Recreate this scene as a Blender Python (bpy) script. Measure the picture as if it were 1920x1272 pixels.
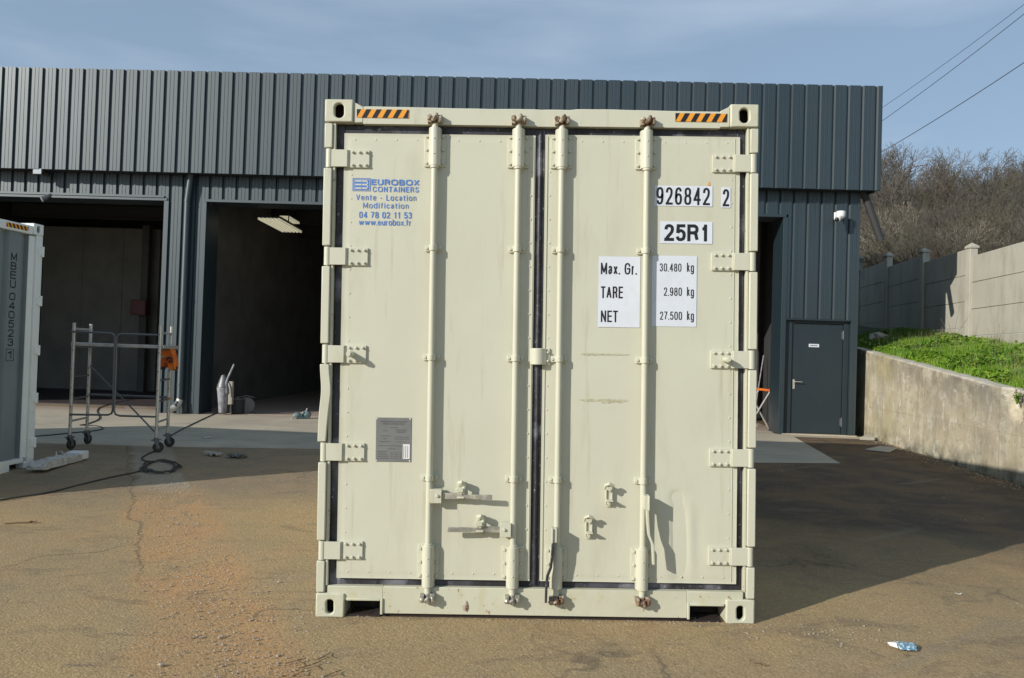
import bpy, bmesh, math, random
import numpy as np
from mathutils import Vector, Matrix, Quaternion, noise as mnoise
random.seed(7); rng = np.random.default_rng(7)
for o in list(bpy.data.objects): bpy.data.objects.remove(o)
S = bpy.context.scene; COL = S.collection
rad = math.radians

# ---------------- camera ----------------
CAM = np.array([-0.14943, -4.35949, 1.47930]); YAW, PITCH, ROLL = rad(.33740), rad(1.02839), rad(-1.81654); F = 1464.0
def _R(yaw, pitch, roll):
    cy, sy = math.cos(yaw), math.sin(yaw); cp, sp = math.cos(pitch), math.sin(pitch); cr, sr = math.cos(roll), math.sin(roll)
    return np.array([[cy,-sy,0],[sy,cy,0],[0,0,1]]) @ np.array([[1,0,0],[0,cp,-sp],[0,sp,cp]]) @ np.array([[cr,0,sr],[0,1,0],[-sr,0,cr]])
RM = _R(YAW, PITCH, ROLL)
cd = bpy.data.cameras.new('camera'); cam = bpy.data.objects.new('camera', cd); COL.objects.link(cam)
cd.sensor_width = 36; cd.lens = F * 36 / 1920; cd.clip_end = 600; cd.clip_start = .05
m4 = Matrix(((RM[0][0], RM[0][2], -RM[0][1], CAM[0]), (RM[1][0], RM[1][2], -RM[1][1], CAM[1]), (RM[2][0], RM[2][2], -RM[2][1], CAM[2]), (0,0,0,1)))
cam.matrix_world = m4; S.camera = cam
# ---------------- world, sun, exposure ----------------
AZ, TE = rad(53.3), .42
sd = Vector((math.sin(AZ), math.cos(AZ), -TE)).normalized(); EL = math.asin(-sd.z)
W = bpy.data.worlds.new('World'); S.world = W; W.use_nodes = True
nt = W.node_tree; nt.nodes.clear()
sky = nt.nodes.new('ShaderNodeTexSky'); sky.sky_type = 'NISHITA'; sky.sun_disc = False
sky.sun_elevation = EL; sky.sun_rotation = math.pi + AZ; sky.altitude = 200; sky.air_density = 1.0; sky.dust_density = .5; sky.ozone_density = 1.2
tcn = nt.nodes.new('ShaderNodeTexCoord'); mp = nt.nodes.new('ShaderNodeMapping'); mp.inputs['Scale'].default_value = (1.2, 1.2, 6)
nz = nt.nodes.new('ShaderNodeTexNoise'); nz.inputs['Scale'].default_value = 1.6; nz.inputs['Detail'].default_value = 6
cr_ = nt.nodes.new('ShaderNodeValToRGB'); cr_.color_ramp.elements[0].position = .42; cr_.color_ramp.elements[0].color = (.70,.70,.70,1); cr_.color_ramp.elements[1].position = .8; cr_.color_ramp.elements[1].color = (.84,.84,.84,1)
mx = nt.nodes.new('ShaderNodeMix'); mx.data_type = 'RGBA'; mx.inputs[7].default_value = (1.95, 2.5, 3.35, 1)
bg = nt.nodes.new('ShaderNodeBackground'); bg.inputs['Strength'].default_value = .15
wo = nt.nodes.new('ShaderNodeOutputWorld')
L = nt.links.new
cl = nt.nodes.new('ShaderNodeValToRGB'); cl.color_ramp.elements[0].position = .46; cl.color_ramp.elements[0].color = (1.95,2.68,3.58,1); cl.color_ramp.elements[1].position = .66; cl.color_ramp.elements[1].color = (2.9,3.6,4.5,1)
L(nz.outputs['Fac'], cl.inputs[0]); L(cl.outputs[0], mx.inputs[7])
L(tcn.outputs['Generated'], mp.inputs['Vector']); L(mp.outputs[0], nz.inputs['Vector']); L(nz.outputs['Fac'], cr_.inputs[0]); L(cr_.outputs[0], mx.inputs[0])
L(sky.outputs[0], mx.inputs[6]); L(mx.outputs[2], bg.inputs[0]); L(bg.outputs[0], wo.inputs[0])
sl = bpy.data.lights.new('sun', 'SUN'); sl.energy = 4.5; sl.angle = rad(.5); sl.color = (1, .95, .87)
so = bpy.data.objects.new('sun', sl); COL.objects.link(so); so.rotation_euler = sd.to_track_quat('-Z', 'Y').to_euler(); so.location = (-20, -20, 20)
S.view_settings.view_transform = 'Standard'; S.view_settings.look = 'None'; S.view_settings.exposure = 0.0; S.view_settings.gamma = 1
S.render.engine = 'CYCLES'

# ---------------- measuring helpers: pixel of the 1920 px photo -> point on a known plane ----------------
TAU = rad(1.0)
TT = np.array([[math.cos(TAU),0,-math.sin(TAU)],[0,1,0],[math.sin(TAU),0,math.cos(TAU)]])
def ray(u, v): return RM @ np.array([(u-960)/F, 1, -(v-636)/F])
def gz(u, v, z=0.):
    d = ray(u, v); return CAM + d*(z-CAM[2])/d[2]
def py(u, v, y):
    d = ray(u, v); return CAM + d*(y-CAM[1])/d[1]
def pl(u, v, P0, n):
    d = ray(u, v); n = np.array(n, float); return CAM + d*(np.dot(np.array(P0)-CAM, n)/np.dot(d, n))
def K(u, v, y=0.):          # on the container's front, in its own frame
    d = TT.T @ ray(u, v); c = TT.T @ CAM; X = c + d*((y-c[1])/d[1]); return X[0], X[2]
def sm(a, b, x): t = min(1, max(0, (x-a)/(b-a))); return t*t*(3-2*t)
def gnd(x, y): return .01746*max(-5.8, min(2.2, x))*(1-sm(2, 6, y))

# ---------------- materials ----------------
def newmat(name):
    m = bpy.data.materials.new(name); m.use_nodes = True; n = m.node_tree
    return m, n, n.nodes['Principled BSDF']
def ramp(n, src, p0, c0, p1, c1):
    r = n.nodes.new('ShaderNodeValToRGB'); e = r.color_ramp.elements
    e[0].position = p0; e[0].color = (*c0, 1) if len(c0) == 3 else c0; e[1].position = p1; e[1].color = (*c1, 1) if len(c1) == 3 else c1
    n.links.new(src, r.inputs[0]); return r.outputs[0]
def noise(n, scale, detail=4, rough=.55, co=None, stretch=None, dist=0):
    t = n.nodes.new('ShaderNodeTexNoise'); t.inputs['Scale'].default_value = scale; t.inputs['Detail'].default_value = detail; t.inputs['Roughness'].default_value = rough; t.inputs['Distortion'].default_value = dist
    c = n.nodes.new('ShaderNodeTexCoord').outputs['Object'] if co is None else co
    if stretch:
        mm = n.nodes.new('ShaderNodeMapping'); mm.inputs['Scale'].default_value = stretch; n.links.new(c, mm.inputs[0]); c = mm.outputs[0]
    n.links.new(c, t.inputs['Vector']); return t.outputs['Fac']
def mix(n, fac, a, b, mode='MIX'):
    x = n.nodes.new('ShaderNodeMix'); x.data_type = 'RGBA'; x.blend_type = mode
    for i, s in ((0, fac), (6, a), (7, b)):
        if isinstance(s, (int, float)): x.inputs[i].default_value = s
        elif isinstance(s, tuple): x.inputs[i].default_value = (*s, 1)
        else: n.links.new(s, x.inputs[i])
    return x.outputs[2]
def mth(n, op, a, b=0., c=None):
    x = n.nodes.new('ShaderNodeMath'); x.operation = op
    for i, s in enumerate((a, b) if c is None else (a, b, c)):
        if isinstance(s, (int, float)): x.inputs[i].default_value = s
        else: n.links.new(s, x.inputs[i])
    return x.outputs[0]
def bump(n, p, h, strength=.3, dist=.01):
    b = n.nodes.new('ShaderNodeBump'); b.inputs['Strength'].default_value = strength; b.inputs['Distance'].default_value = dist
    n.links.new(h, b.inputs['Height']); n.links.new(b.outputs[0], p.inputs['Normal'])
BLK, WHT = (0,0,0), (1,1,1)
def mat(name, c, rough=.5, metal=0., layers=(), bmp=None, spec=None):
    """layers: (scale, stretch, lo, hi, colour, amount)"""
    m, n, p = newmat(name); p.inputs['Roughness'].default_value = rough; p.inputs['Metallic'].default_value = metal
    if spec is not None: p.inputs['Specular IOR Level'].default_value = spec
    out = tuple(c)
    for (sc, st, lo, hi, c2, am) in layers:
        f = ramp(n, noise(n, sc, 6, .6, stretch=st), lo, BLK, hi, (am, am, am)); out = mix(n, f, out, tuple(c2))
    if layers: n.links.new(out, p.inputs['Base Color'])
    else: p.inputs['Base Color'].default_value = (*c, 1)
    if bmp: bump(n, p, noise(n, bmp[0], 5, .6, stretch=bmp[3] if len(bmp) > 3 else None), bmp[1], bmp[2])
    return m
MT = {}
MT['cream'] = mat('cream_paint', (.57,.568,.45), .42, 0, [(1.1,None,.35,.7,(.53,.522,.408),.7), (5,(1,1,.25),.56,.75,(.45,.435,.32),.5), (11,(1.6,1.6,.12),.60,.74,(.38,.34,.23),.45), (60,None,.715,.76,(.30,.16,.08),.6)], (14,.08,.01))
MT['creamworn'] = mat('worn_cream_paint', (.55,.55,.425), .5, 0, [(3,None,.4,.75,(.49,.475,.35),.7), (9,(1,1,.5),.58,.68,(.50,.46,.28),.6), (30,None,.655,.70,(.24,.12,.06),.85)], (25,.15,.01))
MT['rubber'] = mat('black_rubber', (.020,.019,.022), .5, 0, [(5,(1,1,.5),.46,.66,(.085,.085,.11),.75), (45,None,.63,.70,(.35,.35,.38),.7), (3.3,(1,1,1),.56,.66,(.30,.30,.34),.5)], (12,.4,.01))
MT['rust'] = mat('rusty_steel', (.20,.11,.06), .8, .1, [(18,None,.40,.55,(.55,.5,.38),.9), (40,None,.5,.6,(.07,.04,.03),.8)], (40,.5,.005))
MT['dull'] = mat('worn_galvanised_steel', (.33,.32,.28), .45, .5, [(25,None,.45,.6,(.55,.53,.42),.8), (50,None,.6,.65,(.15,.1,.07),.6)], (50,.3,.003))
MT['hole'] = mat('painted_recess_shade', (.018,.012,.010), .8, 0, [(15,None,.55,.7,(.05,.022,.015),.6)])  # near-black stands in for shade in holes and under the sill, with rust
MT['white'] = mat('white_vinyl', (.66,.70,.76), .4, 0, [(8,None,.45,.7,(.60,.63,.68),.6), (5,(1,1,.4),.56,.72,(.50,.49,.44),.5)], (5,.25,.01))
MT['ink'] = mat('black_vinyl', (.012,.012,.014), .4)
MT['blue'] = mat('blue_vinyl', (.075,.20,.55), .4, 0, [(60,None,.5,.65,(.15,.28,.6),.6)])
MT['orange'] = mat('orange_reflective_film', (.80,.33,.03), .4, 0, [(9,None,.5,.7,(.7,.27,.02),.5)])
MT['plate'] = mat('grey_data_plate', (.23,.235,.23), .45, .4, [(7,None,.4,.7,(.17,.17,.165),.6)])
MT['plateink'] = mat('engraved_lettering', (.08,.08,.08), .6)
MT['slate'] = mat('slate_blue_cladding', (.008,.020,.027), .45, 0, [(1.3,(1,1,.2),.35,.7,(.011,.026,.034),.8), (4,(3,3,.25),.55,.8,(.022,.034,.042),.3)], (5,.04,.01,(1,1,.2)), spec=.85)
_p = MT['slate'].node_tree.nodes['Principled BSDF']; _p.inputs['Coat Weight'].default_value = .5; _p.inputs['Coat Roughness'].default_value = .45; _p.inputs['Specular Tint'].default_value = (.86,.96,1,1)
def _sheets():      # each roofing sheet weathers a little differently
    n = MT['slate'].node_tree; src = _p.inputs['Base Color'].links[0].from_socket; c = n.nodes.new('ShaderNodeTexCoord').outputs['Object']; sp = n.nodes.new('ShaderNodeSeparateXYZ'); n.links.new(c, sp.inputs[0])
    w = n.nodes.new('ShaderNodeTexWhiteNoise'); w.noise_dimensions = '1D'; n.links.new(mth(n, 'FLOOR', mth(n, 'DIVIDE', mth(n, 'ADD', sp.outputs[0], .1), 1.132)), w.inputs['W'])
    n.links.new(mix(n, mth(n, 'MULTIPLY', w.outputs['Value'], .55), src, (.022,.034,.042)), _p.inputs['Base Color'])
    n.links.new(mth(n, 'ADD', .41, mth(n, 'ADD', mth(n, 'MULTIPLY', w.outputs['Value'], .06), mth(n, 'MULTIPLY', noise(n, 3, 6, .6, stretch=(1,1,.3)), .12))), _p.inputs['Roughness'])
_sheets()
MT['slate_door'] = mat('slate_door_paint', (.017,.029,.037), .5, 0, [(2,None,.4,.7,(.021,.033,.040),.6), (6,(1,1,.3),.55,.75,(.03,.04,.045),.4)])
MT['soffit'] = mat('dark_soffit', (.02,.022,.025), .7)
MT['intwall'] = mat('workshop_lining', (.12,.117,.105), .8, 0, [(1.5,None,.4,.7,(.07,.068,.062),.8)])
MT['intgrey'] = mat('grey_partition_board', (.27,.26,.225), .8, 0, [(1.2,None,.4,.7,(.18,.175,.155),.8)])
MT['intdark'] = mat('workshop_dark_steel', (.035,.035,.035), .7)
MT['fence'] = mat('precast_concrete', (.44,.42,.345), .85, 0, [(1.6,None,.35,.7,(.37,.355,.29),.8), (3,(1,1,.25),.47,.64,(.30,.28,.21),.7), (1.1,(1,1,.6),.5,.6,(.47,.45,.38),.6), (45,None,.45,.7,(.5,.48,.41),.35)], (35,.25,.006))
MT['alu'] = mat('aluminium_tube', (.56,.54,.50), .42, .45, [(9,None,.45,.65,(.36,.33,.28),.6)])
MT['alud'] = mat('dull_galvanised_tube', (.16,.165,.17), .5, .6)
MT['tyre'] = mat('black_wheel_rubber', (.02,.02,.02), .6)
MT['cable'] = mat('black_cable_sheath', (.035,.032,.03), .55)
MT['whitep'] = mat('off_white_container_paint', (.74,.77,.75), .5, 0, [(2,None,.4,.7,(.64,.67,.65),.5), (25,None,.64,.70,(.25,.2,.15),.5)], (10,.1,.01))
MT['bluegrey'] = mat('blue_grey_end_panel', (.19,.225,.235), .5, 0, [(2,None,.4,.7,(.15,.18,.19),.6)])  # blue-grey colour of the recessed end panel, darker than the frame
MT['whitecam'] = mat('white_plastic', (.78,.78,.76), .35)
MT['fabric'] = mat('orange_work_fabric', (.62,.12,.015), .8, 0, [(9,None,.45,.6,(.75,.22,.02),.8)], (30,.5,.01))
MT['red'] = mat('red_metal', (.12,.010,.010), .4)
MT['card'] = mat('brown_cardboard', (.42,.33,.2), .8)
MT['grey'] = mat('grey_plastic', (.30,.30,.33), .6, 0, [(9,None,.42,.58,(.17,.165,.18),.85)])
MT['teal'] = mat('grey_green_cast_metal', (.20,.28,.28), .5, .2, [(20,None,.45,.6,(.10,.13,.13),.8)])
MT['tan'] = mat('dusty_leather', (.36,.34,.29), .8, 0, [(30,None,.45,.6,(.24,.22,.19),.8)])
MT['darkglove'] = mat('dark_soiled_fabric', (.06,.065,.055), .8, 0, [(40,None,.5,.6,(.25,.26,.24),.8)])
MT['paper'] = mat('scrap_paper', (.62,.62,.6), .7)
MT['wood'] = mat('whitewashed_timber', (.50,.49,.46), .75, 0, [(8,(1,6,6),.45,.65,(.33,.30,.25),.8), (18,None,.58,.65,(.16,.13,.1),.7)], (14,.5,.01))
MT['bluepk'] = mat('blue_patterned_film', (.10,.22,.30), .35, 0, [(95,None,.52,.56,(.65,.72,.74),1.0)])
MT['stone'] = mat('pale_gravel', (.40,.33,.24), .85, 0, [(9,None,.35,.7,(.27,.21,.15),.9)])
MT['leaf'] = mat('dry_leaf', (.20,.13,.07), .8)
MT['glassw'] = mat('lamp_glass', (.55,.57,.6), .15, .2)

# cladding for walls: same paint
# concrete with stains (retaining wall)
def concrete_wall():
    m, n, p = newmat('stained_cast_concrete'); p.inputs['Roughness'].default_value = .88
    g = n.nodes.new('ShaderNodeNewGeometry').outputs['Position']; sp = n.nodes.new('ShaderNodeSeparateXYZ'); n.links.new(g, sp.inputs[0])
    c = mix(n, ramp(n, noise(n, .9, 6, .6, g), .38, BLK, .66, WHT), (.50,.43,.30), (.40,.345,.24))
    c = mix(n, ramp(n, noise(n, 2.2, 6, .65, g), .48, BLK, .66, (.75,)*3), c, (.56,.52,.40))
    c = mix(n, ramp(n, noise(n, 5, 5, .6, g, (1,1.6,.22)), .52, BLK, .72, (.7,)*3), c, (.30,.255,.17))
    c = mix(n, ramp(n, noise(n, 7, 6, .6, g, (1,1.2,.35)), .60, BLK, .66, (.75,)*3), c, (.68,.66,.56))
    top = mth(n, 'SUBTRACT', mth(n, 'ADD', mth(n, 'MULTIPLY', sp.outputs[1], .095), .64), sp.outputs[2])   # depth below the top edge
    edge = mth(n, 'MULTIPLY', ramp(n, top, .05, WHT, .62, BLK), ramp(n, noise(n, 2.3, 8, .72, g), .40, BLK, .56, WHT))
    c = mix(n, mth(n, 'MULTIPLY', edge, .8), c, (.13,.115,.095)); c = mix(n, ramp(n, noise(n, 9, 8, .8, g), .54, BLK, .60, (.6,)*3), c, (.26,.225,.165)); c = mix(n, ramp(n, noise(n, 4.2, 9, .8, g, (1,.6,1.5)), .57, BLK, .61, (.55,)*3), c, (.62,.59,.49)); c = mix(n, ramp(n, top, .015, (.8,)*3, .04, BLK), c, (.56,.52,.43))
    ol = mth(n, 'MULTIPLY', ramp(n, mth(n, 'MULTIPLY', sp.outputs[1], .08), .78, BLK, .84, (.6,)*3), ramp(n, noise(n, 1.2, 6, .6, g), .4, BLK, .6, WHT)); c = mix(n, ol, c, (.36,.31,.15)); c = mix(n, ramp(n, noise(n, 1.6, 8, .7, g), .50, BLK, .64, (.55,)*3), c, (.27,.24,.185))
    # casting joints
    fr = mth(n, 'ABSOLUTE', mth(n, 'SUBTRACT', mth(n, 'FRACT', mth(n, 'MULTIPLY', sp.outputs[1], .4)), .5))
    c = mix(n, ramp(n, fr, 0., (.6,)*3, .006, BLK), c, (.2,.18,.13))
    hl = mth(n, 'ABSOLUTE', mth(n, 'SUBTRACT', sp.outputs[2], .62)); c = mix(n, ramp(n, hl, 0., (.35,)*3, .01, BLK), c, (.25,.21,.15))
    foot_dark = mth(n, 'MULTIPLY', ramp(n, sp.outputs[2], .0, WHT, .30, BLK), ramp(n, noise(n, 3, 6, .6, g), .4, BLK, .6, WHT)); c = mix(n, foot_dark, c, (.10,.10,.07))  # patchy darker colour towards the wall's foot
    n.links.new(c, p.inputs['Base Color']); bump(n, p, noise(n, 22, 7, .7, g), .55, .012); return m
MT['concwall'] = concrete_wall()

def slabmat():
    m, n, p = newmat('worn_concrete_apron'); p.inputs['Roughness'].default_value = .8
    g = n.nodes.new('ShaderNodeNewGeometry').outputs['Position']; sp = n.nodes.new('ShaderNodeSeparateXYZ'); n.links.new(g, sp.inputs[0])
    c = mix(n, ramp(n, noise(n, .8, 6, .6, g), .35, BLK, .65, WHT), (.50,.44,.325), (.39,.345,.26))
    c = mix(n, ramp(n, noise(n, 3, 7, .65, g, (.5,1.6,1)), .52, BLK, .7, (.6,)*3), c, (.24,.215,.18))
    pk = mth(n, 'MULTIPLY', ramp(n, sp.outputs[1], .35, BLK, .40, WHT), .8)
    yy = mth(n, 'MULTIPLY', sp.outputs[1], 1/30.)
    c = mix(n, ramp(n, yy, .385, BLK, .41, (.85,)*3), c, (.36,.265,.215))
    c = mix(n, ramp(n, noise(n, 40, 4, .6, g), .5, BLK, .8, (.5,)*3), c, (.20,.18,.15))
    n.links.new(c, p.inputs['Base Color']); bump(n, p, noise(n, 30, 5, .6, g), .2, .005); return m
MT['slab'] = slabmat()

def groundmat():
    m, n, p = newmat('dusty_gravelled_asphalt'); p.inputs['Roughness'].default_value = .9; p.inputs['Specular IOR Level'].default_value = .25
    g = n.nodes.new('ShaderNodeNewGeometry').outputs['Position']; sp = n.nodes.new('ShaderNodeSeparateXYZ'); n.links.new(g, sp.inputs[0]); X, Y = sp.outputs[0], sp.outputs[1]
    big = noise(n, .55, 5, .6, g, dist=.4); mid = noise(n, 2.4, 8, .65, g); fine = noise(n, 95, 5, .8, g); vfine = noise(n, 210, 3, .8, g)
    c = mix(n, ramp(n, big, .38, BLK, .62, WHT), (.405,.295,.152), (.340,.260,.150))
    c = mix(n, ramp(n, mid, .45, BLK, .68, (.7,)*3), c, (.41,.275,.145))
    c = mix(n, ramp(n, noise(n, 1.3, 7, .7, g, (1,1.5,1)), .55, BLK, .68, (.55,)*3), c, (.24,.185,.12))
    # dark asphalt to the right rear, darkened further to paint in the shade there
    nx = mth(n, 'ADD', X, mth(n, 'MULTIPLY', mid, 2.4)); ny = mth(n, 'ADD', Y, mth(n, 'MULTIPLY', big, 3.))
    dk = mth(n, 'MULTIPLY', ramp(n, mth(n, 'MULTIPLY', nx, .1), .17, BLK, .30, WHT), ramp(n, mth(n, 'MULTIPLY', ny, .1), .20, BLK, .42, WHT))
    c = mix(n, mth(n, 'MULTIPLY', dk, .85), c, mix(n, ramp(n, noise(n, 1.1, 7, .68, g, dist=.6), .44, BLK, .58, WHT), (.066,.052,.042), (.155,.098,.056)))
    # asphalt to the left rear
    dl = mth(n, 'MULTIPLY', ramp(n, mth(n, 'MULTIPLY', X, -.1), .10, BLK, .22, WHT), ramp(n, mth(n, 'MULTIPLY', mth(n, 'ADD', Y, mth(n, 'MULTIPLY', mid, 1.4)), .1), .34, BLK, .46, WHT))
    c = mix(n, mth(n, 'MULTIPLY', dl, .8), c, mix(n, ramp(n, mid, .4, BLK, .6, WHT), (.22,.182,.135), (.28,.215,.145)))
    # back-filled trench: band along (.46,-.89) through (-4,4.3)
    wob = mth(n, 'MULTIPLY', mth(n, 'SUBTRACT', mid, .5), .35)
    u = mth(n, 'ADD', mth(n, 'ADD', mth(n, 'MULTIPLY', mth(n, 'ADD', X, 3.92), .89), mth(n, 'MULTIPLY', mth(n, 'SUBTRACT', Y, 4.07), .46)), wob)  # across
    au = mth(n, 'ABSOLUTE', u); band = ramp(n, au, .26, WHT, .42, BLK)
    yo = mth(n, 'MULTIPLY', mth(n, 'ADD', Y, 2.), .1)
    org = mth(n, 'MULTIPLY', mth(n, 'MULTIPLY', band, ramp(n, yo, .50, WHT, .60, BLK)), ramp(n, noise(n, 1.6, 6, .6, g), .30, BLK, .55, WHT))
    c = mix(n, mth(n, 'MULTIPLY', org, .85), c, mix(n, ramp(n, fine, .42, BLK, .62, WHT), (.47,.255,.105), (.44,.31,.18)))
    conc = mth(n, 'MULTIPLY', ramp(n, au, .22, WHT, .26, BLK), ramp(n, yo, .55, BLK, .60, WHT)); c = mix(n, mth(n, 'MULTIPLY', conc, .6), c, (.37,.33,.26))
    # joint line along the trench's edge
    ln = ramp(n, mth(n, 'ABSOLUTE', mth(n, 'ADD', u, .30)), .0, WHT, .018, BLK); c = mix(n, mth(n, 'MULTIPLY', ln, mth(n, 'MULTIPLY', ramp(n, yo, .24, BLK, .3, WHT), .65)), c, (.10,.085,.06))
    # dark smears and cracks across
    sm_ = ramp(n, noise(n, 2.2, 6, .6, g, (.7,3.6,1)), .62, BLK, .70, (.7,)*3); c = mix(n, sm_, c, (.22,.17,.125))
    vo = n.nodes.new('ShaderNodeTexVoronoi'); vo.feature = 'DISTANCE_TO_EDGE'; vo.inputs['Scale'].default_value = .42
    wv = n.nodes.new('ShaderNodeVectorMath'); wv.operation = 'ADD'; nn = n.nodes.new('ShaderNodeTexNoise'); nn.inputs['Scale'].default_value = 1.5; nn.inputs['Detail'].default_value = 6
    n.links.new(g, nn.inputs['Vector']); n.links.new(g, wv.inputs[0]); n.links.new(nn.outputs['Color'], wv.inputs[1]); n.links.new(wv.outputs[0], vo.inputs['Vector'])
    crk = mth(n, 'MULTIPLY', ramp(n, vo.outputs['Distance'], .0, WHT, .010, BLK), ramp(n, big, .5, BLK, .6, (.6,)*3)); c = mix(n, crk, c, (.09,.075,.06))
    st = ramp(n, noise(n, 1.0, 7, .72, g, (1,1.8,1), 1.2), .56, BLK, .63, (.5,)*3); c = mix(n, st, c, (.20,.155,.105))
    tr = mth(n, 'ABSOLUTE', mth(n, 'SINE', mth(n, 'MULTIPLY', mth(n, 'ADD', mth(n, 'MULTIPLY', X, .6), mth(n, 'MULTIPLY', Y, -.8)), 2.1))); c = mix(n, mth(n, 'MULTIPLY', ramp(n, tr, 0, (.5,)*3, .16, BLK), ramp(n, noise(n, .7, 4, .5, g), .5, BLK, .62, WHT)), c, (.30,.24,.165))
    # aggregate speckle
    def cells(sc_, ex=1.):
        v_ = n.nodes.new('ShaderNodeTexVoronoi'); v_.inputs['Scale'].default_value = sc_; n.links.new(g, v_.inputs['Vector']); q = n.nodes.new('ShaderNodeSeparateColor'); n.links.new(v_.outputs['Color'], q.inputs[0]); return q.outputs[0], v_.outputs['Distance']
    r1, d1_ = cells(70); r2, d2_ = cells(150)
    for (fc, tint) in ((ramp(n, r1, .0, (.30,)*3, .25, BLK), (.5,.46,.40)), (ramp(n, r1, .86, BLK, 1., (.32,)*3), (1.5,1.5,1.5)), (ramp(n, r2, .0, (.28,)*3, .30, BLK), (.5,.47,.42)), (ramp(n, r2, .92, BLK, 1., (.6,)*3), (1.7,1.7,1.65)), (ramp(n, fine, .42, (.35,)*3, .54, BLK), (.55,.52,.47)), (ramp(n, fine, .60, BLK, .70, (.3,)*3), (1.4,1.4,1.35))): c = mix(n, fc, c, tint, 'MULTIPLY')
    n.links.new(c, p.inputs['Base Color'])
    h = mth(n, 'ADD', mth(n, 'MULTIPLY', fine, .7), mth(n, 'ADD', mth(n, 'MULTIPLY', mid, 1.2), mth(n, 'MULTIPLY', vfine, .25))); h = mth(n, 'SUBTRACT', h, mth(n, 'MULTIPLY', d1_, .55))
    bump(n, p, h, .55, .010); return m
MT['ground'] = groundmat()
MT['earth'] = mat('leaf_litter_earth', (.085,.062,.038), .95, 0, [(2,None,.4,.6,(.12,.09,.05),.9), (9,None,.5,.6,(.06,.06,.03),.8)], (3,.8,.1))
MT['bank'] = mat('grassy_soil', (.045,.075,.02), .95, 0, [(5,None,.4,.6,(.07,.06,.035),.9)], (8,.8,.05))
def vcmat(name, cols, rough=.7, scale=3., trans=0):
    m, n, p = newmat(name); p.inputs['Roughness'].default_value = rough
    g = n.nodes.new('ShaderNodeNewGeometry').outputs['Position']
    c = mix(n, ramp(n, noise(n, scale, 5, .6, g), .38, BLK, .62, WHT), cols[0], cols[1])
    c = mix(n, ramp(n, noise(n, scale*6, 3, .6, g), .45, BLK, .7, WHT), c, cols[2])
    n.links.new(c, p.inputs['Base Color'])
    return m
MT['grass'] = vcmat('grass_blades', [(.075,.175,.006), (.125,.255,.008), (.20,.28,.018)], .6, .8)
MT['weed'] = vcmat('dry_weed_stems', [(.22,.19,.12), (.30,.26,.18), (.16,.16,.08)], .8, 2)
MT['bark'] = vcmat('grey_brown_bark', [(.105,.09,.075), (.14,.125,.105), (.08,.075,.06)], .9, .3)
MT['barkr'] = vcmat('reddish_bark', [(.112,.090,.070), (.14,.115,.090), (.09,.075,.058)], .9, .3)
MT['barkg'] = vcmat('mossy_bark', [(.105,.095,.06), (.135,.12,.08), (.08,.078,.042)], .9, .3)
MT['barkp'] = vcmat('pale_bark', [(.34,.30,.235), (.26,.22,.17), (.40,.36,.29)], .85, .5)

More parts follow.
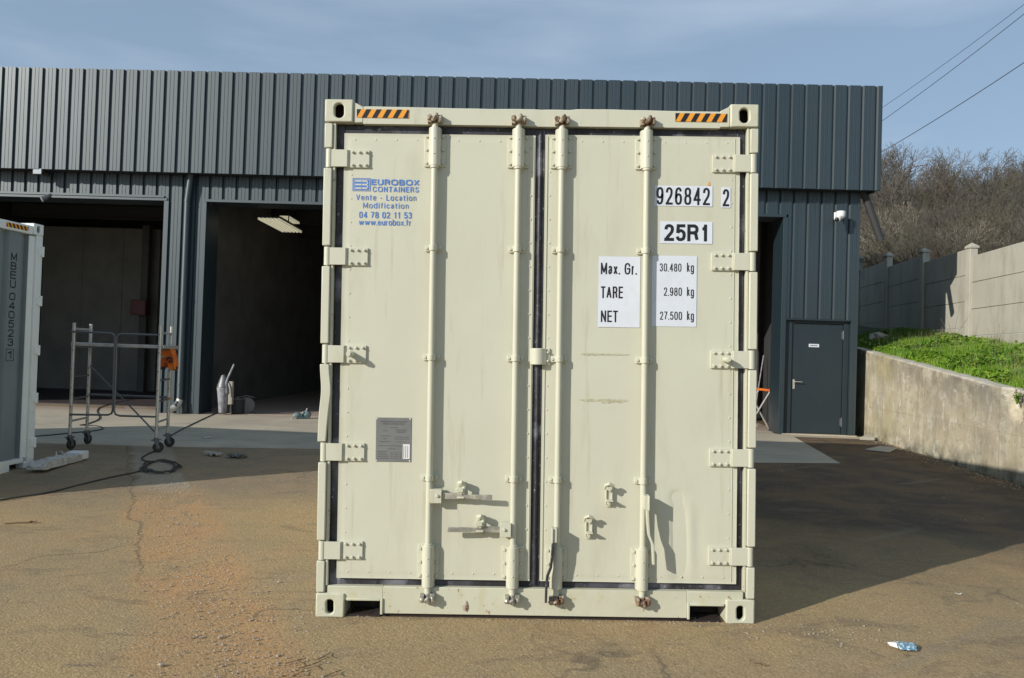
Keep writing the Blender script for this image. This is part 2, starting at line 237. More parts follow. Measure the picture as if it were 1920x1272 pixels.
# ---------------- mesh builder ----------------
class B:
    def __init__(s): s.v, s.f, s.m = [], [], []
    def add(s, vs, fs, m=0):
        k = len(s.v); s.v += [tuple(map(float, q)) for q in vs]; s.f += [tuple(i+k for i in q) for q in fs]; s.m += [m]*len(fs); return s
    def box(s, x0, x1, y0, y1, z0, z1, m=0):
        if x0 > x1: x0, x1 = x1, x0
        if y0 > y1: y0, y1 = y1, y0
        if z0 > z1: z0, z1 = z1, z0
        return s.add([(x0,y0,z0),(x1,y0,z0),(x1,y1,z0),(x0,y1,z0),(x0,y0,z1),(x1,y0,z1),(x1,y1,z1),(x0,y1,z1)], [(0,3,2,1),(4,5,6,7),(0,1,5,4),(1,2,6,5),(2,3,7,6),(3,0,4,7)], m)
    def tube(s, pts, r, n=8, m=0, cap=True):
        P = [Vector(map(float, q)) for q in pts]; k = len(P); rr = r if isinstance(r, (list, tuple)) else [r]*k
        T = [(P[min(i+1,k-1)]-P[max(i-1,0)]).normalized() for i in range(k)]
        a = T[0].orthogonal().normalized(); vs, fs = [], []
        for i in range(k):
            a = (a - T[i]*a.dot(T[i])); a = a.normalized() if a.length > 1e-6 else T[i].orthogonal().normalized(); b = T[i].cross(a)
            for j in range(n):
                t = 2*math.pi*j/n; vs.append(P[i] + (a*math.cos(t)+b*math.sin(t))*rr[i])
        for i in range(k-1):
            for j in range(n): fs.append((i*n+j, i*n+(j+1)%n, (i+1)*n+(j+1)%n, (i+1)*n+j))
        if cap: fs += [tuple(range(n))[::-1], tuple(range((k-1)*n, k*n))]
        return s.add(vs, fs, m)
    def cyl(s, p, q, r, n=10, m=0): return s.tube([p, q], r, n, m)
    def ball(s, c, r, n=8, m=0, sc=(1,1,1), jit=0):
        vs = [(0,0,1)]; h = max(3, n//2)
        for i in range(1, h):
            for j in range(n): t = math.pi*i/h; a = 2*math.pi*j/n; vs.append((math.sin(t)*math.cos(a), math.sin(t)*math.sin(a), math.cos(t)))
        vs.append((0,0,-1)); fs = [(0, 1+j, 1+(j+1)%n) for j in range(n)]
        for i in range(h-2):
            for j in range(n): fs.append((1+i*n+j, 1+(i+1)*n+j, 1+(i+1)*n+(j+1)%n, 1+i*n+(j+1)%n))
        e = len(vs)-1; fs += [(e, 1+(h-2)*n+(j+1)%n, 1+(h-2)*n+j) for j in range(n)]
        return s.add([tuple(c[i] + r*sc[i]*q[i]*(1+random.uniform(-jit, jit)) for i in range(3)) for q in vs], fs, m)
    def prism(s, poly, a, b, ax='y', m=0):
        """poly: list of 2-D points; extruded from a to b along ax"""
        n = len(poly)
        if ax == 'y': f = lambda p, t: (p[0], t, p[1])
        elif ax == 'z': f = lambda p, t: (p[0], p[1], t)
        else: f = lambda p, t: (t, p[0], p[1])
        return s.add([f(p, a) for p in poly] + [f(p, b) for p in poly], [tuple(range(n))[::-1], tuple(range(n, 2*n))] + [(i, (i+1)%n, n+(i+1)%n, n+i) for i in range(n)], m)
    def rivet(s, x, z, y, r=.006, m=0):      # a low dome on a plane facing -y
        n = 8; vs = [(x, y-r*.8, z)] + [(x+r*.7*math.cos(2*math.pi*j/n), y-r*.55, z+r*.7*math.sin(2*math.pi*j/n)) for j in range(n)] + [(x+r*math.cos(2*math.pi*j/n), y+.0005, z+r*math.sin(2*math.pi*j/n)) for j in range(n)]
        return s.add(vs, [(0, 1+j, 1+(j+1)%n) for j in range(n)] + [(1+j, 1+n+j, 1+n+(j+1)%n, 1+(j+1)%n) for j in range(n)], m)
    def build(s, name, mats, parent=None, bevel=0, smooth=True, origin=None, seg=2):
        me = bpy.data.meshes.new(name)
        vs = s.v if origin is None else [(x-origin[0], y-origin[1], z-origin[2]) for x, y, z in s.v]
        me.from_pydata(vs, [], s.f); mats = mats if isinstance(mats, (list, tuple)) else [mats]
        for m in mats: me.materials.append(MT[m] if isinstance(m, str) else m)
        me.polygons.foreach_set('material_index', s.m); me.update()
        bm = bmesh.new(); bm.from_mesh(me); bmesh.ops.recalc_face_normals(bm, faces=bm.faces); bm.to_mesh(me); bm.free()
        o = bpy.data.objects.new(name, me); COL.objects.link(o); o.parent = parent
        if bevel:
            b = o.modifiers.new('bevel', 'BEVEL'); b.width = bevel; b.segments = seg; b.limit_method = 'ANGLE'; b.angle_limit = rad(40); b.harden_normals = False
        if smooth:
            me.shade_smooth()
            w = o.modifiers.new('smooth', 'NODES') if False else None
            me.set_sharp_from_angle(angle=rad(35))
        return o
def big(name, V, Fc, m, parent=None, smooth=False, mi=None, mats=None):
    V = np.asarray(V, np.float32); Fc = np.asarray(Fc, np.int32); me = bpy.data.meshes.new(name); k = Fc.shape[1]
    me.vertices.add(len(V)); me.vertices.foreach_set('co', V.ravel()); me.loops.add(Fc.size); me.loops.foreach_set('vertex_index', Fc.ravel())
    me.polygons.add(len(Fc)); me.polygons.foreach_set('loop_start', np.arange(0, Fc.size, k, dtype=np.int32)); me.polygons.foreach_set('loop_total', np.full(len(Fc), k, np.int32))
    for q in (mats or [m]): me.materials.append(MT[q])
    if mi is not None: me.polygons.foreach_set('material_index', mi)
    if smooth: me.polygons.foreach_set('use_smooth', np.ones(len(Fc), bool))
    me.update(calc_edges=True); me.validate()
    o = bpy.data.objects.new(name, me); COL.objects.link(o); o.parent = parent; return o
def tag(o, label=None, cat=None, group=None, kind=None):
    for k, v in (('label', label), ('category', cat), ('group', group), ('kind', kind)):
        if v: o[k] = v
    return o
def thing(name, label, cat, loc=(0,0,0), rz=0, group=None):
    o = bpy.data.objects.new(name, None); COL.objects.link(o); o.location = tuple(map(float, loc)); o.rotation_euler = (0,0,rz); o.empty_display_size = .2
    return tag(o, label, cat, group)
# hand-drawn sans-serif letters: strokes in a unit box, drawn as flat ribbons
_O = [(0,.25),(0,.75),(.13,.94),(.5,1),(.87,.94),(1,.75),(1,.25),(.87,.06),(.5,0),(.13,.06)]
_6 = [(.95,.80),(.80,.96),(.5,1),(.13,.90),(0,.55),(.03,.18),(.2,.03),(.5,0),(.85,.06),(1,.30),(.88,.54),(.5,.61),(.14,.52),(.01,.36)]
_B = [[(0,.53),(0,1),(.55,1)],'s',[(.5,1),(.84,.95),(.93,.77),(.84,.58),(.5,.53)],[(.5,.53),(0,.53),(0,0),(.5,0)],'s',[(.5,.53),(.88,.46),(1,.27),(.88,.05),(.5,0)]]
GL = { # char: (width, y0, y1, strokes)   's' before a stroke: smooth, 'c': smooth and closed
 '0':(.56,0,1,['c',_O]), 'O':(.80,0,1,['c',_O]), '1':(.46,0,1,[[(.72,0),(.72,1)],'s',[(.72,1),(.55,.86),(.35,.80),(.1,.79)]]),
 '2':(.56,0,1,['s',[(.03,.72),(.14,.93),(.5,1),(.88,.92),(.97,.72),(.82,.50),(.35,.22),(.05,.0)],[(.02,0),(1,0)]]),
 '3':(.56,0,1,['s',[(.03,.78),(.2,.96),(.5,1),(.85,.93),(.93,.75),(.8,.58),(.4,.53)],'s',[(.4,.53),(.85,.46),(.98,.26),(.85,.06),(.5,0),(.15,.05),(0,.24)]]),
 '4':(.58,0,1,[[(.76,0),(.76,1),(0,.27),(1,.27)]]), '5':(.56,0,1,[[(.93,1),(.14,1),(.06,.50)],'s',[(.06,.50),(.28,.62),(.6,.64),(.92,.52),(1,.31),(.88,.08),(.5,0),(.15,.04),(0,.22)]]),
 '6':(.56,0,1,['s',_6]), '9':(.56,0,1,['s',[(1-x,1-y) for x,y in _6]]), '7':(.54,0,1,[[(0,1),(1,1)],'s',[(1,1),(.62,.55),(.42,.25),(.34,0)]]),
 '8':(.56,0,1,['c',[(.5,1),(.14,.93),(.06,.76),(.17,.58),(.5,.53),(.83,.58),(.94,.76),(.86,.93)],'c',[(.5,.53),(.1,.45),(0,.27),(.1,.06),(.5,0),(.9,.06),(1,.27),(.9,.45)]]),
 'M':(.78,0,1,[[(0,0),(0,1),(.5,.12),(1,1),(1,0)]]), 'N':(.66,0,1,[[(0,0),(0,1),(1,0),(1,1)]]), 'E':(.58,0,1,[[(1,1),(0,1),(0,0),(1,0)],[(0,.52),(.92,.52)]]), 'T':(.60,0,1,[[(0,1),(1,1)],[(.5,1),(.5,0)]]),
 'A':(.68,0,1,[[(0,0),(.5,1),(1,0)],[(.17,.32),(.83,.32)]]), 'R':(.64,0,1,[[(0,0),(0,1),(.6,1)],'s',[(.55,1),(.88,.93),(.97,.75),(.88,.57),(.55,.5)],[(.6,.5),(0,.5)],'s',[(.55,.5),(.83,.40),(.90,.2),(1,0)]]),
 'G':(.74,0,1,['s',[(.97,.72),(.85,.94),(.5,1),(.12,.9),(0,.5),(.12,.1),(.5,0),(.85,.08),(.98,.28),(.98,.48)],[(.98,.50),(.55,.50)]]), 'C':(.72,0,1,['s',[(.97,.70),(.85,.93),(.5,1),(.12,.9),(0,.5),(.12,.1),(.5,0),(.87,.07),(1,.32)]]),
 'S':(.62,0,1,['s',[(.95,.76),(.82,.95),(.5,1),(.15,.94),(.05,.76),(.2,.58),(.8,.42),(1,.24),(.85,.05),(.5,0),(.13,.06),(0,.27)]]), 'U':(.68,0,1,[[(0,1),(0,.30)],[(1,1),(1,.30)],'s',[(0,.31),(.04,.15),(.18,.04),(.5,0),(.82,.04),(.96,.15),(1,.31)]]),
 'B':(.66,0,1,_B), 'X':(.66,0,1,[[(0,0),(1,1)],[(0,1),(1,0)]]), 'I':(.16,0,1,[[(.5,0),(.5,1)]]), 'V':(.66,0,1,[[(0,1),(.5,0),(1,1)]]), 'L':(.52,0,1,[[(0,1),(0,0),(1,0)]]),
 'D':(.68,0,1,[[(.4,1),(0,1),(0,0),(.4,0)],'s',[(.4,1),(.85,.9),(1,.5),(.85,.1),(.4,0)]]), 'F':(.54,0,1,[[(1,1),(0,1),(0,0)],[(0,.5),(.85,.5)]]), 'P':(.62,0,1,[[(0,0),(0,1),(.6,1)],'s',[(.55,1),(.9,.92),(1,.73),(.9,.55),(.55,.46)],[(.6,.46),(0,.46)]]),
 'a':(.50,0,.74,['s',[(.06,.75),(.2,.95),(.5,1),(.82,.92),(.9,.7),(.9,.1)],'s',[(.9,.60),(.4,.53),(.08,.42),(0,.2),(.2,.02),(.55,.04),(.9,.28)]]),
 'e':(.54,0,.74,['s',[(.02,.54),(.98,.54),(.9,.88),(.5,1),(.1,.87),(0,.5),(.1,.12),(.5,0),(.85,.07),(.98,.25)]]), 'o':(.56,0,.74,['c',_O]), 'c':(.50,0,.74,['s',[(.97,.72),(.82,.94),(.5,1),(.12,.88),(0,.5),(.12,.12),(.5,0),(.85,.07),(1,.3)]]),
 'n':(.50,0,.74,[[(0,0),(0,1)],'s',[(0,.72),(.25,.95),(.6,1),(.92,.9),(1,.6),(1,0)]]), 'u':(.50,0,.74,[[(1,1),(1,0)],'s',[(0,1),(0,.4),(.08,.1),(.4,0),(.75,.05),(1,.28)]]),
 't':(.34,0,.96,['s',[(.4,1),(.4,.5),(.42,.12),(.62,0),(1,0)],[(0,.76),(1,.76)]]), 'f':(.36,0,1,['s',[(.4,0),(.4,.5),(.42,.85),(.6,1),(1,1)],[(0,.70),(1,.70)]]), 'r':(.36,0,.74,[[(0,0),(0,1)],'s',[(0,.68),(.35,.95),(1,.98)]]),
 'i':(.16,0,1,[[(.5,0),(.5,.74)],[(.5,.98),(.5,1.0)]]), 'd':(.54,0,1,[[(1,0),(1,1)],'c',[(0,.18),(0,.56),(.13,.70),(.5,.74),(.87,.70),(1,.56),(1,.18),(.87,.04),(.5,0),(.13,.04)]]), 'b':(.54,0,1,[[(0,0),(0,1)],'c',[(0,.18),(0,.56),(.13,.70),(.5,.74),(.87,.70),(1,.56),(1,.18),(.87,.04),(.5,0),(.13,.04)]]),
 'w':(.86,0,.74,[[(0,1),(.25,0),(.5,1),(.75,0),(1,1)]]), 'x':(.50,0,.74,[[(0,0),(1,1)],[(0,1),(1,0)]]), 'k':(.50,0,1,[[(0,0),(0,1)],[(.9,.74),(.05,.30)],[(.34,.44),(1,0)]]), 'g':(.54,-.26,.74,['c',[(0,.44),(0,.82),(.13,.96),(.5,1),(.87,.96),(1,.82),(1,.44),(.87,.30),(.5,.26),(.13,.30)],'s',[(1,1),(1,.3),(.92,.06),(.5,0),(.15,.03),(.04,.14)]]),
 '.':(.14,0,.15,[[(.5,.0),(.5,.001)]]), '-':(.28,.34,.44,[[(0,.5),(1,.5)]]), ' ':(.28,0,1,[])}
def _cr(P, closed):
    n = len(P); out = []; rg = range(n) if closed else range(n-1)
    for i in rg:
        a, b_, c, d = (P[(i-1) % n], P[i], P[(i+1) % n], P[(i+2) % n]) if closed else (P[max(i-1,0)], P[i], P[i+1], P[min(i+2,n-1)])
        for k in range(4):
            t = k/4; out.append(tuple(.5*((2*b_[q])+(-a[q]+c[q])*t+(2*a[q]-5*b_[q]+4*c[q]-d[q])*t*t+(-a[q]+3*b_[q]-3*c[q]+d[q])*t**3) for q in (0,1)))
    return out if closed else out+[P[-1]]
def text(b, s, x0, x1, z0, z1, y, m=0, wt=.15, sp=.16):
    """wt: stroke thickness as a share of the capital height; the string fills x0..x1, z0..z1"""
    lo = min(GL[c][1] for c in s if c != ' '); hi = max(GL[c][2] for c in s if c != ' '); H = (z1-z0)/(hi-lo)
    adv = [GL[c][0] for c in s]; tot = sum(adv)+sp*(len(s)-1); t = wt*H; sc = (x1-x0-t*len(s)*.0)/tot
    x = x0; yy = y
    for c in s:
        w, a, e, st = GL[c]; bx0, bx1 = x+t/2, x+w*sc-t/2
        if bx1 < bx0: bx0 = bx1 = (x+x+w*sc)/2
        bz0, bz1 = z0+(a-lo)*H+t/2, z0+(e-lo)*H-t/2; mode = None
        for q in st:
            if isinstance(q, str): mode = q; continue
            P = [(bx0+(bx1-bx0)*u, bz0+(bz1-bz0)*v) for u, v in q]
            if mode: P = _cr(P, mode == 'c')
            else:
                for (ax_, az_), (cx_, cz_) in zip(P, P[1:]):
                    D_ = Vector((cx_-ax_, cz_-az_)); D_ = D_.normalized() if D_.length > 1e-9 else Vector((0, 1)); e_ = D_*t*.5 if abs(D_.x*D_.y) < .01 else D_*t*.12; N_ = Vector((-D_.y, D_.x))*t/2
                    b.add([(ax_-e_.x+N_.x, yy, az_-e_.y+N_.y), (ax_-e_.x-N_.x, yy, az_-e_.y-N_.y), (cx_+e_.x-N_.x, yy, cz_+e_.y-N_.y), (cx_+e_.x+N_.x, yy, cz_+e_.y+N_.y)], [(0,1,2,3)], m); yy -= .00005
                if yy < y-.0005: yy = y
                continue
            cl = mode == 'c'; mode = None; n = len(P); V, Fq = [], []
            for i in range(n):
                p, nx_ = P[i-1] if (i or cl) else None, P[(i+1) % n] if (i < n-1 or cl) else None
                d1 = Vector((P[i][0]-p[0], P[i][1]-p[1])).normalized() if p else None; d2 = Vector((nx_[0]-P[i][0], nx_[1]-P[i][1])).normalized() if nx_ else None
                if d1 is None: d1 = d2
                if d2 is None: d2 = d1
                n1 = Vector((-d1.y, d1.x)); n2 = Vector((-d2.y, d2.x)); mm = n1+n2
                if mm.length < .3: mm = n1; k = 1.
                else: mm.normalize(); k = min(1.6, 1/max(.3, mm.dot(n1)))
                px_, pz_ = P[i]; ex = 0
                if not cl and n <= 5 and i in (0, n-1): dd = -d1 if i == 0 else d2; px_ += dd.x*t/2*(1 if len(st) else 0); pz_ += dd.y*t/2
                V += [(px_+mm.x*k*t/2, yy, pz_+mm.y*k*t/2), (px_-mm.x*k*t/2, yy, pz_-mm.y*k*t/2)]
            for i in range(n if cl else n-1): j_ = (i+1) % n; Fq.append((2*i, 2*i+1, 2*j_+1, 2*j_))
            b.add(V, Fq, m); yy -= .00006
            if yy < y-.0005: yy = y
        x += (w+sp)*sc
def ptext(b, s, u0, v0, u1, v1, y, m=0, wt=.15, sp=.16):
    """text fitted to the rectangle it fills on the door"""
    vm, um = (v0+v1)/2, (u0+u1)/2; x0 = K(u0, vm, y)[0]; x1 = K(u1, vm, y)[0]; z1 = K(um, v0, y)[1]; z0 = K(um, v1, y)[1]
    text(b, s, x0, x1, z0, z1, y, m, wt, sp)
def prect(u0, v0, u1, v1, y):
    vm, um = (v0+v1)/2, (u0+u1)/2; return K(u0, vm, y)[0], K(u1, vm, y)[0], K(um, v1, y)[1], K(um, v0, y)[1]
# ---------------- ground ----------------
def lines(segs):
    out = []
    for a, b, st in segs:
        k = max(1, int(round((b-a)/st))); out += [a+(b-a)*i/k for i in range(k)]
    return out + [segs[-1][1]]
gx = lines([(-120,-14,8),(-14,-5,.4),(-5,5,.07),(5,14,.4),(14,120,8)]); gy = lines([(-40,-4,3),(-4,-1.6,.3),(-1.6,6,.07),(6,14,.4),(14,40,4)])
NX, NY = len(gx), len(gy); V = []
for y in gy:
    for x in gx:
        z = gnd(x, y)
        if y < 6.4 and abs(x) < 9:
            a = 1-sm(5, 6.2, y); keep = 0 if (abs(x) < 1.5 and -.15 < y < 6.3) else 1
            z += a*keep*(.010*(mnoise.noise(Vector((x*.9, y*.9, 3)))) + .004*mnoise.noise(Vector((x*5, y*5, 1))))
            u = (x+3.92)*.89+(y-4.07)*.46
            if abs(u) < .5 and y < 4.6: z += .011*mnoise.noise(Vector((x*11, y*11, 5)))*(1-abs(u)/.5)-.006*(1-abs(u)/.5)
        V.append((x, y, z))
Fc = [(j*NX+i, j*NX+i+1, (j+1)*NX+i+1, (j+1)*NX+i) for j in range(NY-1) for i in range(NX-1)]
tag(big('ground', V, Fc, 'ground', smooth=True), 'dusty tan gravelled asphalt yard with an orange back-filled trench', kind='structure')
b = B(); b.prism([(-16,6.35),(-5.13,6.66),(-2.95,6.99),(1.5,7.0),(3.4,7.03),(4.7,7.27),(5.40,11.20),(6.85,11.14),(6.85,11.62),(5.2,11.66),(5.2,12.3),(-16,12.75)], -.05, .004, 'z')
tag(b.build('pavement', 'slab', smooth=False), 'worn grey concrete apron in front of the workshop', kind='structure')
b = B(); b.prism([(-7.15,12.2),(5.6,11.95),(5.6,24),(-7.15,24.3)], -.05, .010, 'z'); tag(b.build('floor', 'slab', smooth=False), 'pinkish workshop floor', kind='structure')
MT['shadefloor'] = mat('shade_painted_floor', (.05,.038,.04), .6)  # shade of the unlit bay floor put into its colour
b = B(); b.prism([(-14.4,13.45),(-7.15,13.30),(-7.15,24.3),(-14.4,24.5)], -.05, .012, 'z'); tag(b.build('floor', 'shadefloor', smooth=False), 'left bay floor with its shade put into the dark colour', kind='structure')

# ---------------- workshop building (own frame: x along the front, y inwards) ----------------
BYAW = rad(-1.244); BO = np.array([0, 11.747, 0.])
bld = thing('workshop_building', 'large slate blue metal workshop with ribbed cladding and open vehicle bays', 'building', BO, BYAW)
cb, sb = math.cos(BYAW), math.sin(BYAW)
def bl(u, v, yl=0.):
    X = pl(u, v, BO + np.array([-sb*yl, cb*yl, 0]), [-sb, cb, 0]) - BO; return X[0]*cb+X[1]*sb, X[2]
XR = 6.775
def sheet(b, x0, x1, z0, z1, y, per=.283, end=None, m=0, depth=.042, back=.02, phase=0.):
    prof = [(0,0),(.025,0),(.055,-depth),(.115,-depth),(.118,-depth+.005),(.128,-depth+.005),(.131,-depth),(.19,-depth),(.193,-depth+.005),(.203,-depth+.005),(.206,-depth),(.268,-depth)]
    pts = []; k = math.floor((x0-phase)/per)-1
    while phase+k*per < x1+per:
        for a, d in prof: pts.append((phase+k*per+a*per/.283, d))
        k += 1
    def cut(X):
        for (a, d), (c, e) in zip(pts, pts[1:]):
            if a <= X < c: return d+(e-d)*(X-a)/(c-a)
        return 0
    mid = [(a, d) for a, d in pts if x0+.001 < a < x1-.001]
    P = [(x0, cut(x0))]+mid+[(x1, cut(x1))]; n = len(P); vs, fs = [], []
    for a, d in P: vs += [(a, y+d, z0), (a, y+d, z1), (a, y+back, z0), (a, y+back, z1)]
    for i in range(n-1):
        q, r = 4*i, 4*i+4; fs += [(q, r, r+1, q+1), (q+2, q+3, r+3, r+2), (q+1, r+1, r+3, q+3), (q, q+2, r+2, r)]
    fs += [(0,1,3,2), (4*n-4, 4*n-2, 4*n-1, 4*n-3)]
    b.add(vs, fs, m)
YF = -.33; ZT, ZB = 7.06, 4.96; XE = 7.03
b = B(); sheet(b, -15, XE-.012, ZB, ZT, YF, phase=XE-.13); b.box(XE-.012, XE+.004, YF-.045, YF+.03, ZB, ZT); b.build('fascia', 'slate', bld, smooth=False)
b = B(); sheet(b, YF+.034, 13, ZB, ZT, 0); sd_ = B(); [sd_.v.append((XE-.02-q[1]-.042, q[0], q[2])) for q in b.v]; sd_.f, sd_.m = b.f, b.m; sd_.build('side_fascia', 'slate', bld, smooth=False)
b = B(); sheet(b, .03, 13, 0, ZT-.02, 0); sd_ = B(); [sd_.v.append((-14.95+q[1], q[0], q[2])) for q in b.v]; sd_.f, sd_.m = b.f, b.m; sd_.build('side_wall', 'slate', bld, smooth=False)
b = B(); b.box(-15, XE-.07, YF+.03, 0, ZB+.02, ZB+.05); b.box(XR+.02, XE-.07, 0.001, 13, ZB+.02, ZB+.05); b.build('soffit', 'soffit', bld)
b = B(); b.box(-15, XE-.05, YF+.04, 13, ZT-.5, ZT-.4); b.box(-15, XE-.05, 13.01, 13.06, ZB, ZT); b.build('roof', 'soffit', bld)
bays = [(-14.2,-7.6),(-6.7,-1.15),(-.35,5.23)]; ZL = 4.46
w = B(); sheet(w, -15, XR-.045, ZL+.03, ZB+.015, 0, per=.2806, phase=-6.66)
for (x0, x1) in [(-7.54,-6.76),(-1.1,-.4)]: sheet(w, x0, x1, 0.004, ZL+.03, 0, per=.2806, phase=-6.66)
sheet(w, 5.33, XR-.045, 2.37, ZL+.03, 0, per=.2806, phase=-6.66); sheet(w, 6.64, XR-.045, 0.004, 2.37, 0, per=.2806, phase=-6.66)
w.box(XR-.045, XR+.005, -.047, .1, .004, ZB+.015)
k = -14.9
while k < XR-.1:
    if not any(a < k < c for a, c in bays): [w.rivet(k, z, -.042, .007) for z in ((4.62, 3.3, 1.9, .6) if k < 5 else (4.62, 3.9, 2.9))]
    else: w.rivet(k, 4.62, -.042, .007)
    k += .2806
w.build('front_wall', 'slate', bld, smooth=False)
b = B(); sheet(b, .101, 13, 0, ZB+.015, 0); sd_ = B(); [sd_.v.append((XR-q[1]-.045, q[0], q[2])) for q in b.v]; sd_.f, sd_.m = b.f, b.m; sd_.build('side_wall', 'slate', bld, smooth=False)
for (x0, x1) in bays:
    t = B(); t.box(x0-.06, x1+.06, -.058, .02, ZL-.03, ZL+.028); t.box(x0-.06, x0, -.056, .6, .004, ZL-.032); t.box(x1, x1+.10, -.056, .6, .004, ZL-.032)
    t.box(x0, x1, .03, .6, ZL-.02, ZL+.03)
    t.build('door_surround', 'slate_door' if False else 'slate', bld, bevel=.004, smooth=False)
# lining, ceiling, columns inside
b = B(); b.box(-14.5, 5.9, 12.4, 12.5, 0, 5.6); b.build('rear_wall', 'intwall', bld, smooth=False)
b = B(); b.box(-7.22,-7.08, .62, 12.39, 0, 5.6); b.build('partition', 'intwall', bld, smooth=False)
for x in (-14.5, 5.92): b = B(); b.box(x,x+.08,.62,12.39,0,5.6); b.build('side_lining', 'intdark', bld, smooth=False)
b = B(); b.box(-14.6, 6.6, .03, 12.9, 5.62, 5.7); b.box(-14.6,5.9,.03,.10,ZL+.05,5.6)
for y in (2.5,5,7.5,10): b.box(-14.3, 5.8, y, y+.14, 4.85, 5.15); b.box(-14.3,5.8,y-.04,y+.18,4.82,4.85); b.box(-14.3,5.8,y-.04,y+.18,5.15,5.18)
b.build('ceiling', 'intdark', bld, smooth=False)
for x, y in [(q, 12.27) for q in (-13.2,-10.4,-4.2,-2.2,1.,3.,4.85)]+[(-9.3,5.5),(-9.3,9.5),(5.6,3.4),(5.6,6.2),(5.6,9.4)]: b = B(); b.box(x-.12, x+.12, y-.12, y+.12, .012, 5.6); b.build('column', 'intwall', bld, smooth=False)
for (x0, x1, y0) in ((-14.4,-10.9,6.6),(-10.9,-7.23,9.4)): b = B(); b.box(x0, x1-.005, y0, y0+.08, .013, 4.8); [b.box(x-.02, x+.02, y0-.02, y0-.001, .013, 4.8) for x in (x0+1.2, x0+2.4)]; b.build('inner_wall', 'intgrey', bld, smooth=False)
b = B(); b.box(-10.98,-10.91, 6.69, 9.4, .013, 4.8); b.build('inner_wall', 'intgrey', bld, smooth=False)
# personnel door
xl, xr = bl(1482,700,.1)[0], bl(1577,700,.1)[0]; zt = 2.27
fr = B(); fr.box(5.33, xl-.008, .02, .14, .02, 2.365); fr.box(xr+.008, 6.635, .02, .14, .02, 2.365); fr.box(xl-.007, xr+.007, .02, .14, zt+.008, 2.365)
fr.box(5.335,6.635,-.06,.02,2.335,2.366); fr.build('door_frame', 'slate_door', bld, bevel=.003, smooth=False)
dr = B(); dr.box(xl, xr, .05, .10, .03, zt); dro = dr.build('personnel_door', 'slate_door', bld, bevel=.004)
dro['label'] = 'plain slate grey steel door with a small white sign'
h = B(); hx = xl+.055; h.box(hx-.02, hx+.02, .038, .05, .93, 1.12); h.cyl((hx, .04, 1.075), (hx, -.02, 1.075), .010); h.tube([(hx,-.015,1.075),(hx+.03,-.02,1.078),(hx+.15,-.018,1.078)], .010, 8); h.build('handle', 'alu', dro, bevel=.004)
for z in (.28, 2.06):
    h = B(); h.cyl((xr+.004, .035, z-.09), (xr+.004, .035, z+.09), .013); h.box(xr-.03,xr,.044,.05,z-.07,z+.07); h.build('hinge', 'alud', dro)
s_ = B(); sx0, sz1 = bl(1516.5,645,.05); sx1, sz0 = bl(1535.5,651.5,.05); s_.box(sx0, sx1, .046, .0495, sz0, sz1)
s_.box(sx0+.03, sx1-.03, .0452, .0458, (sz0+sz1)/2-.008, (sz0+sz1)/2+.008, 1); s_.build('sign', ['white','plateink'], dro, smooth=False)
b = B(); b.box(5.30, XR+.03, -.06, .20, .0, .022); b.build('threshold', 'slab', bld, smooth=False)
# drainpipes
b = B(); xs = bl(353,376,-.09)[0]; b.tube([(xs+.06,-.14,ZB+.02),(xs+.03,-.13,4.7),(xs,-.12,4.45),(xs,-.12,.34),(xs-.005,-.13,.27),(xs-.06,-.20,.16)], .065, 14)
for z in (4.4,2.4,.6): b.cyl((xs,-.12,z),(xs,-.12,z+.03),.072,14)
b.build('drainpipe', 'slate', bld)
b = B(); b.tube([(xs+.004,-.125,.30),(xs-.01,-.14,.23),(xs-.08,-.21,.12),(xs-.15,-.26,.10)], .070, 14); b.build('pipe_shoe', 'alu', bld)
b = B(); q0 = bl(1622,366,-.05); q1 = bl(1652,452,-.05); b.tube([(q0[0]-.05,-.02,4.98),(q0[0],-.05,q0[1]-.02),(q0[0]+.03,-.055,q0[1]-.1),(q1[0],-.05,q1[1])], .075, 12); b.build('gutter_spout', 'intdark', bld)
b = B(); b.box(-14.2,-7.6,-.075,-.062,4.49,4.535); b.build('cable_tray', 'slate', bld)

# things fixed to the building
def world(xl_, yl, z): return (BO[0]+xl_*cb-yl*sb, BO[1]+xl_*sb+yl*cb, z)
cx, cz = bl(1576,404,-.22); cm = thing('security_camera', 'white dome security camera on the ribbed wall above the grey door', 'camera', world(cx,-.046,cz), BYAW)
b = B(); b.box(-.07,.07,-.03,0,-.07,.09); b.cyl((0,-.03,.03),(0,-.14,.03),.035,12); b.build('bracket', 'whitecam', cm, bevel=.015)
b = B(); b.ball((0,-.19,.0),.088,16,0,(1,1,.95)); b.cyl((0,-.19,.0),(0,-.19,.078),.088,16); b.build('housing', 'whitecam', cm, bevel=.01)
b = B(); b.tube([(-.02,-.21,-.02),(-.07,-.25,-.075),(-.10,-.27,-.10)],[.05,.055,.06],14); b.build('lens_hood', 'whitecam', cm); b = B(); b.ball((-.105,-.275,-.105),.045,12); b.build('lens', 'ink', cm)
cx, cz = bl(70,322,-.35); fl = thing('floodlight', 'small LED floodlight under the fascia above the left bay', 'floodlight', world(cx,-.052,cz), BYAW)
b = B(); b.box(-.10,.10,-.30,-.22,-.06,.075); b.box(-.02,.02,-.22,-.0,.03,.06); b.box(-.06,.06,-.012,0,-.03,.08); o = b.build('housing', 'intdark', fl, bevel=.008)
b = B(); b.box(-.085,.085,-.306,-.301,-.045,.06); b.build('lamp_glass', 'glassw', fl)
cx, cz = bl(86,370,-.2); f2 = thing('spotlight', 'tilted spotlight on the lintel edge of the left bay', 'spotlight', world(cx,-.06,cz), BYAW)
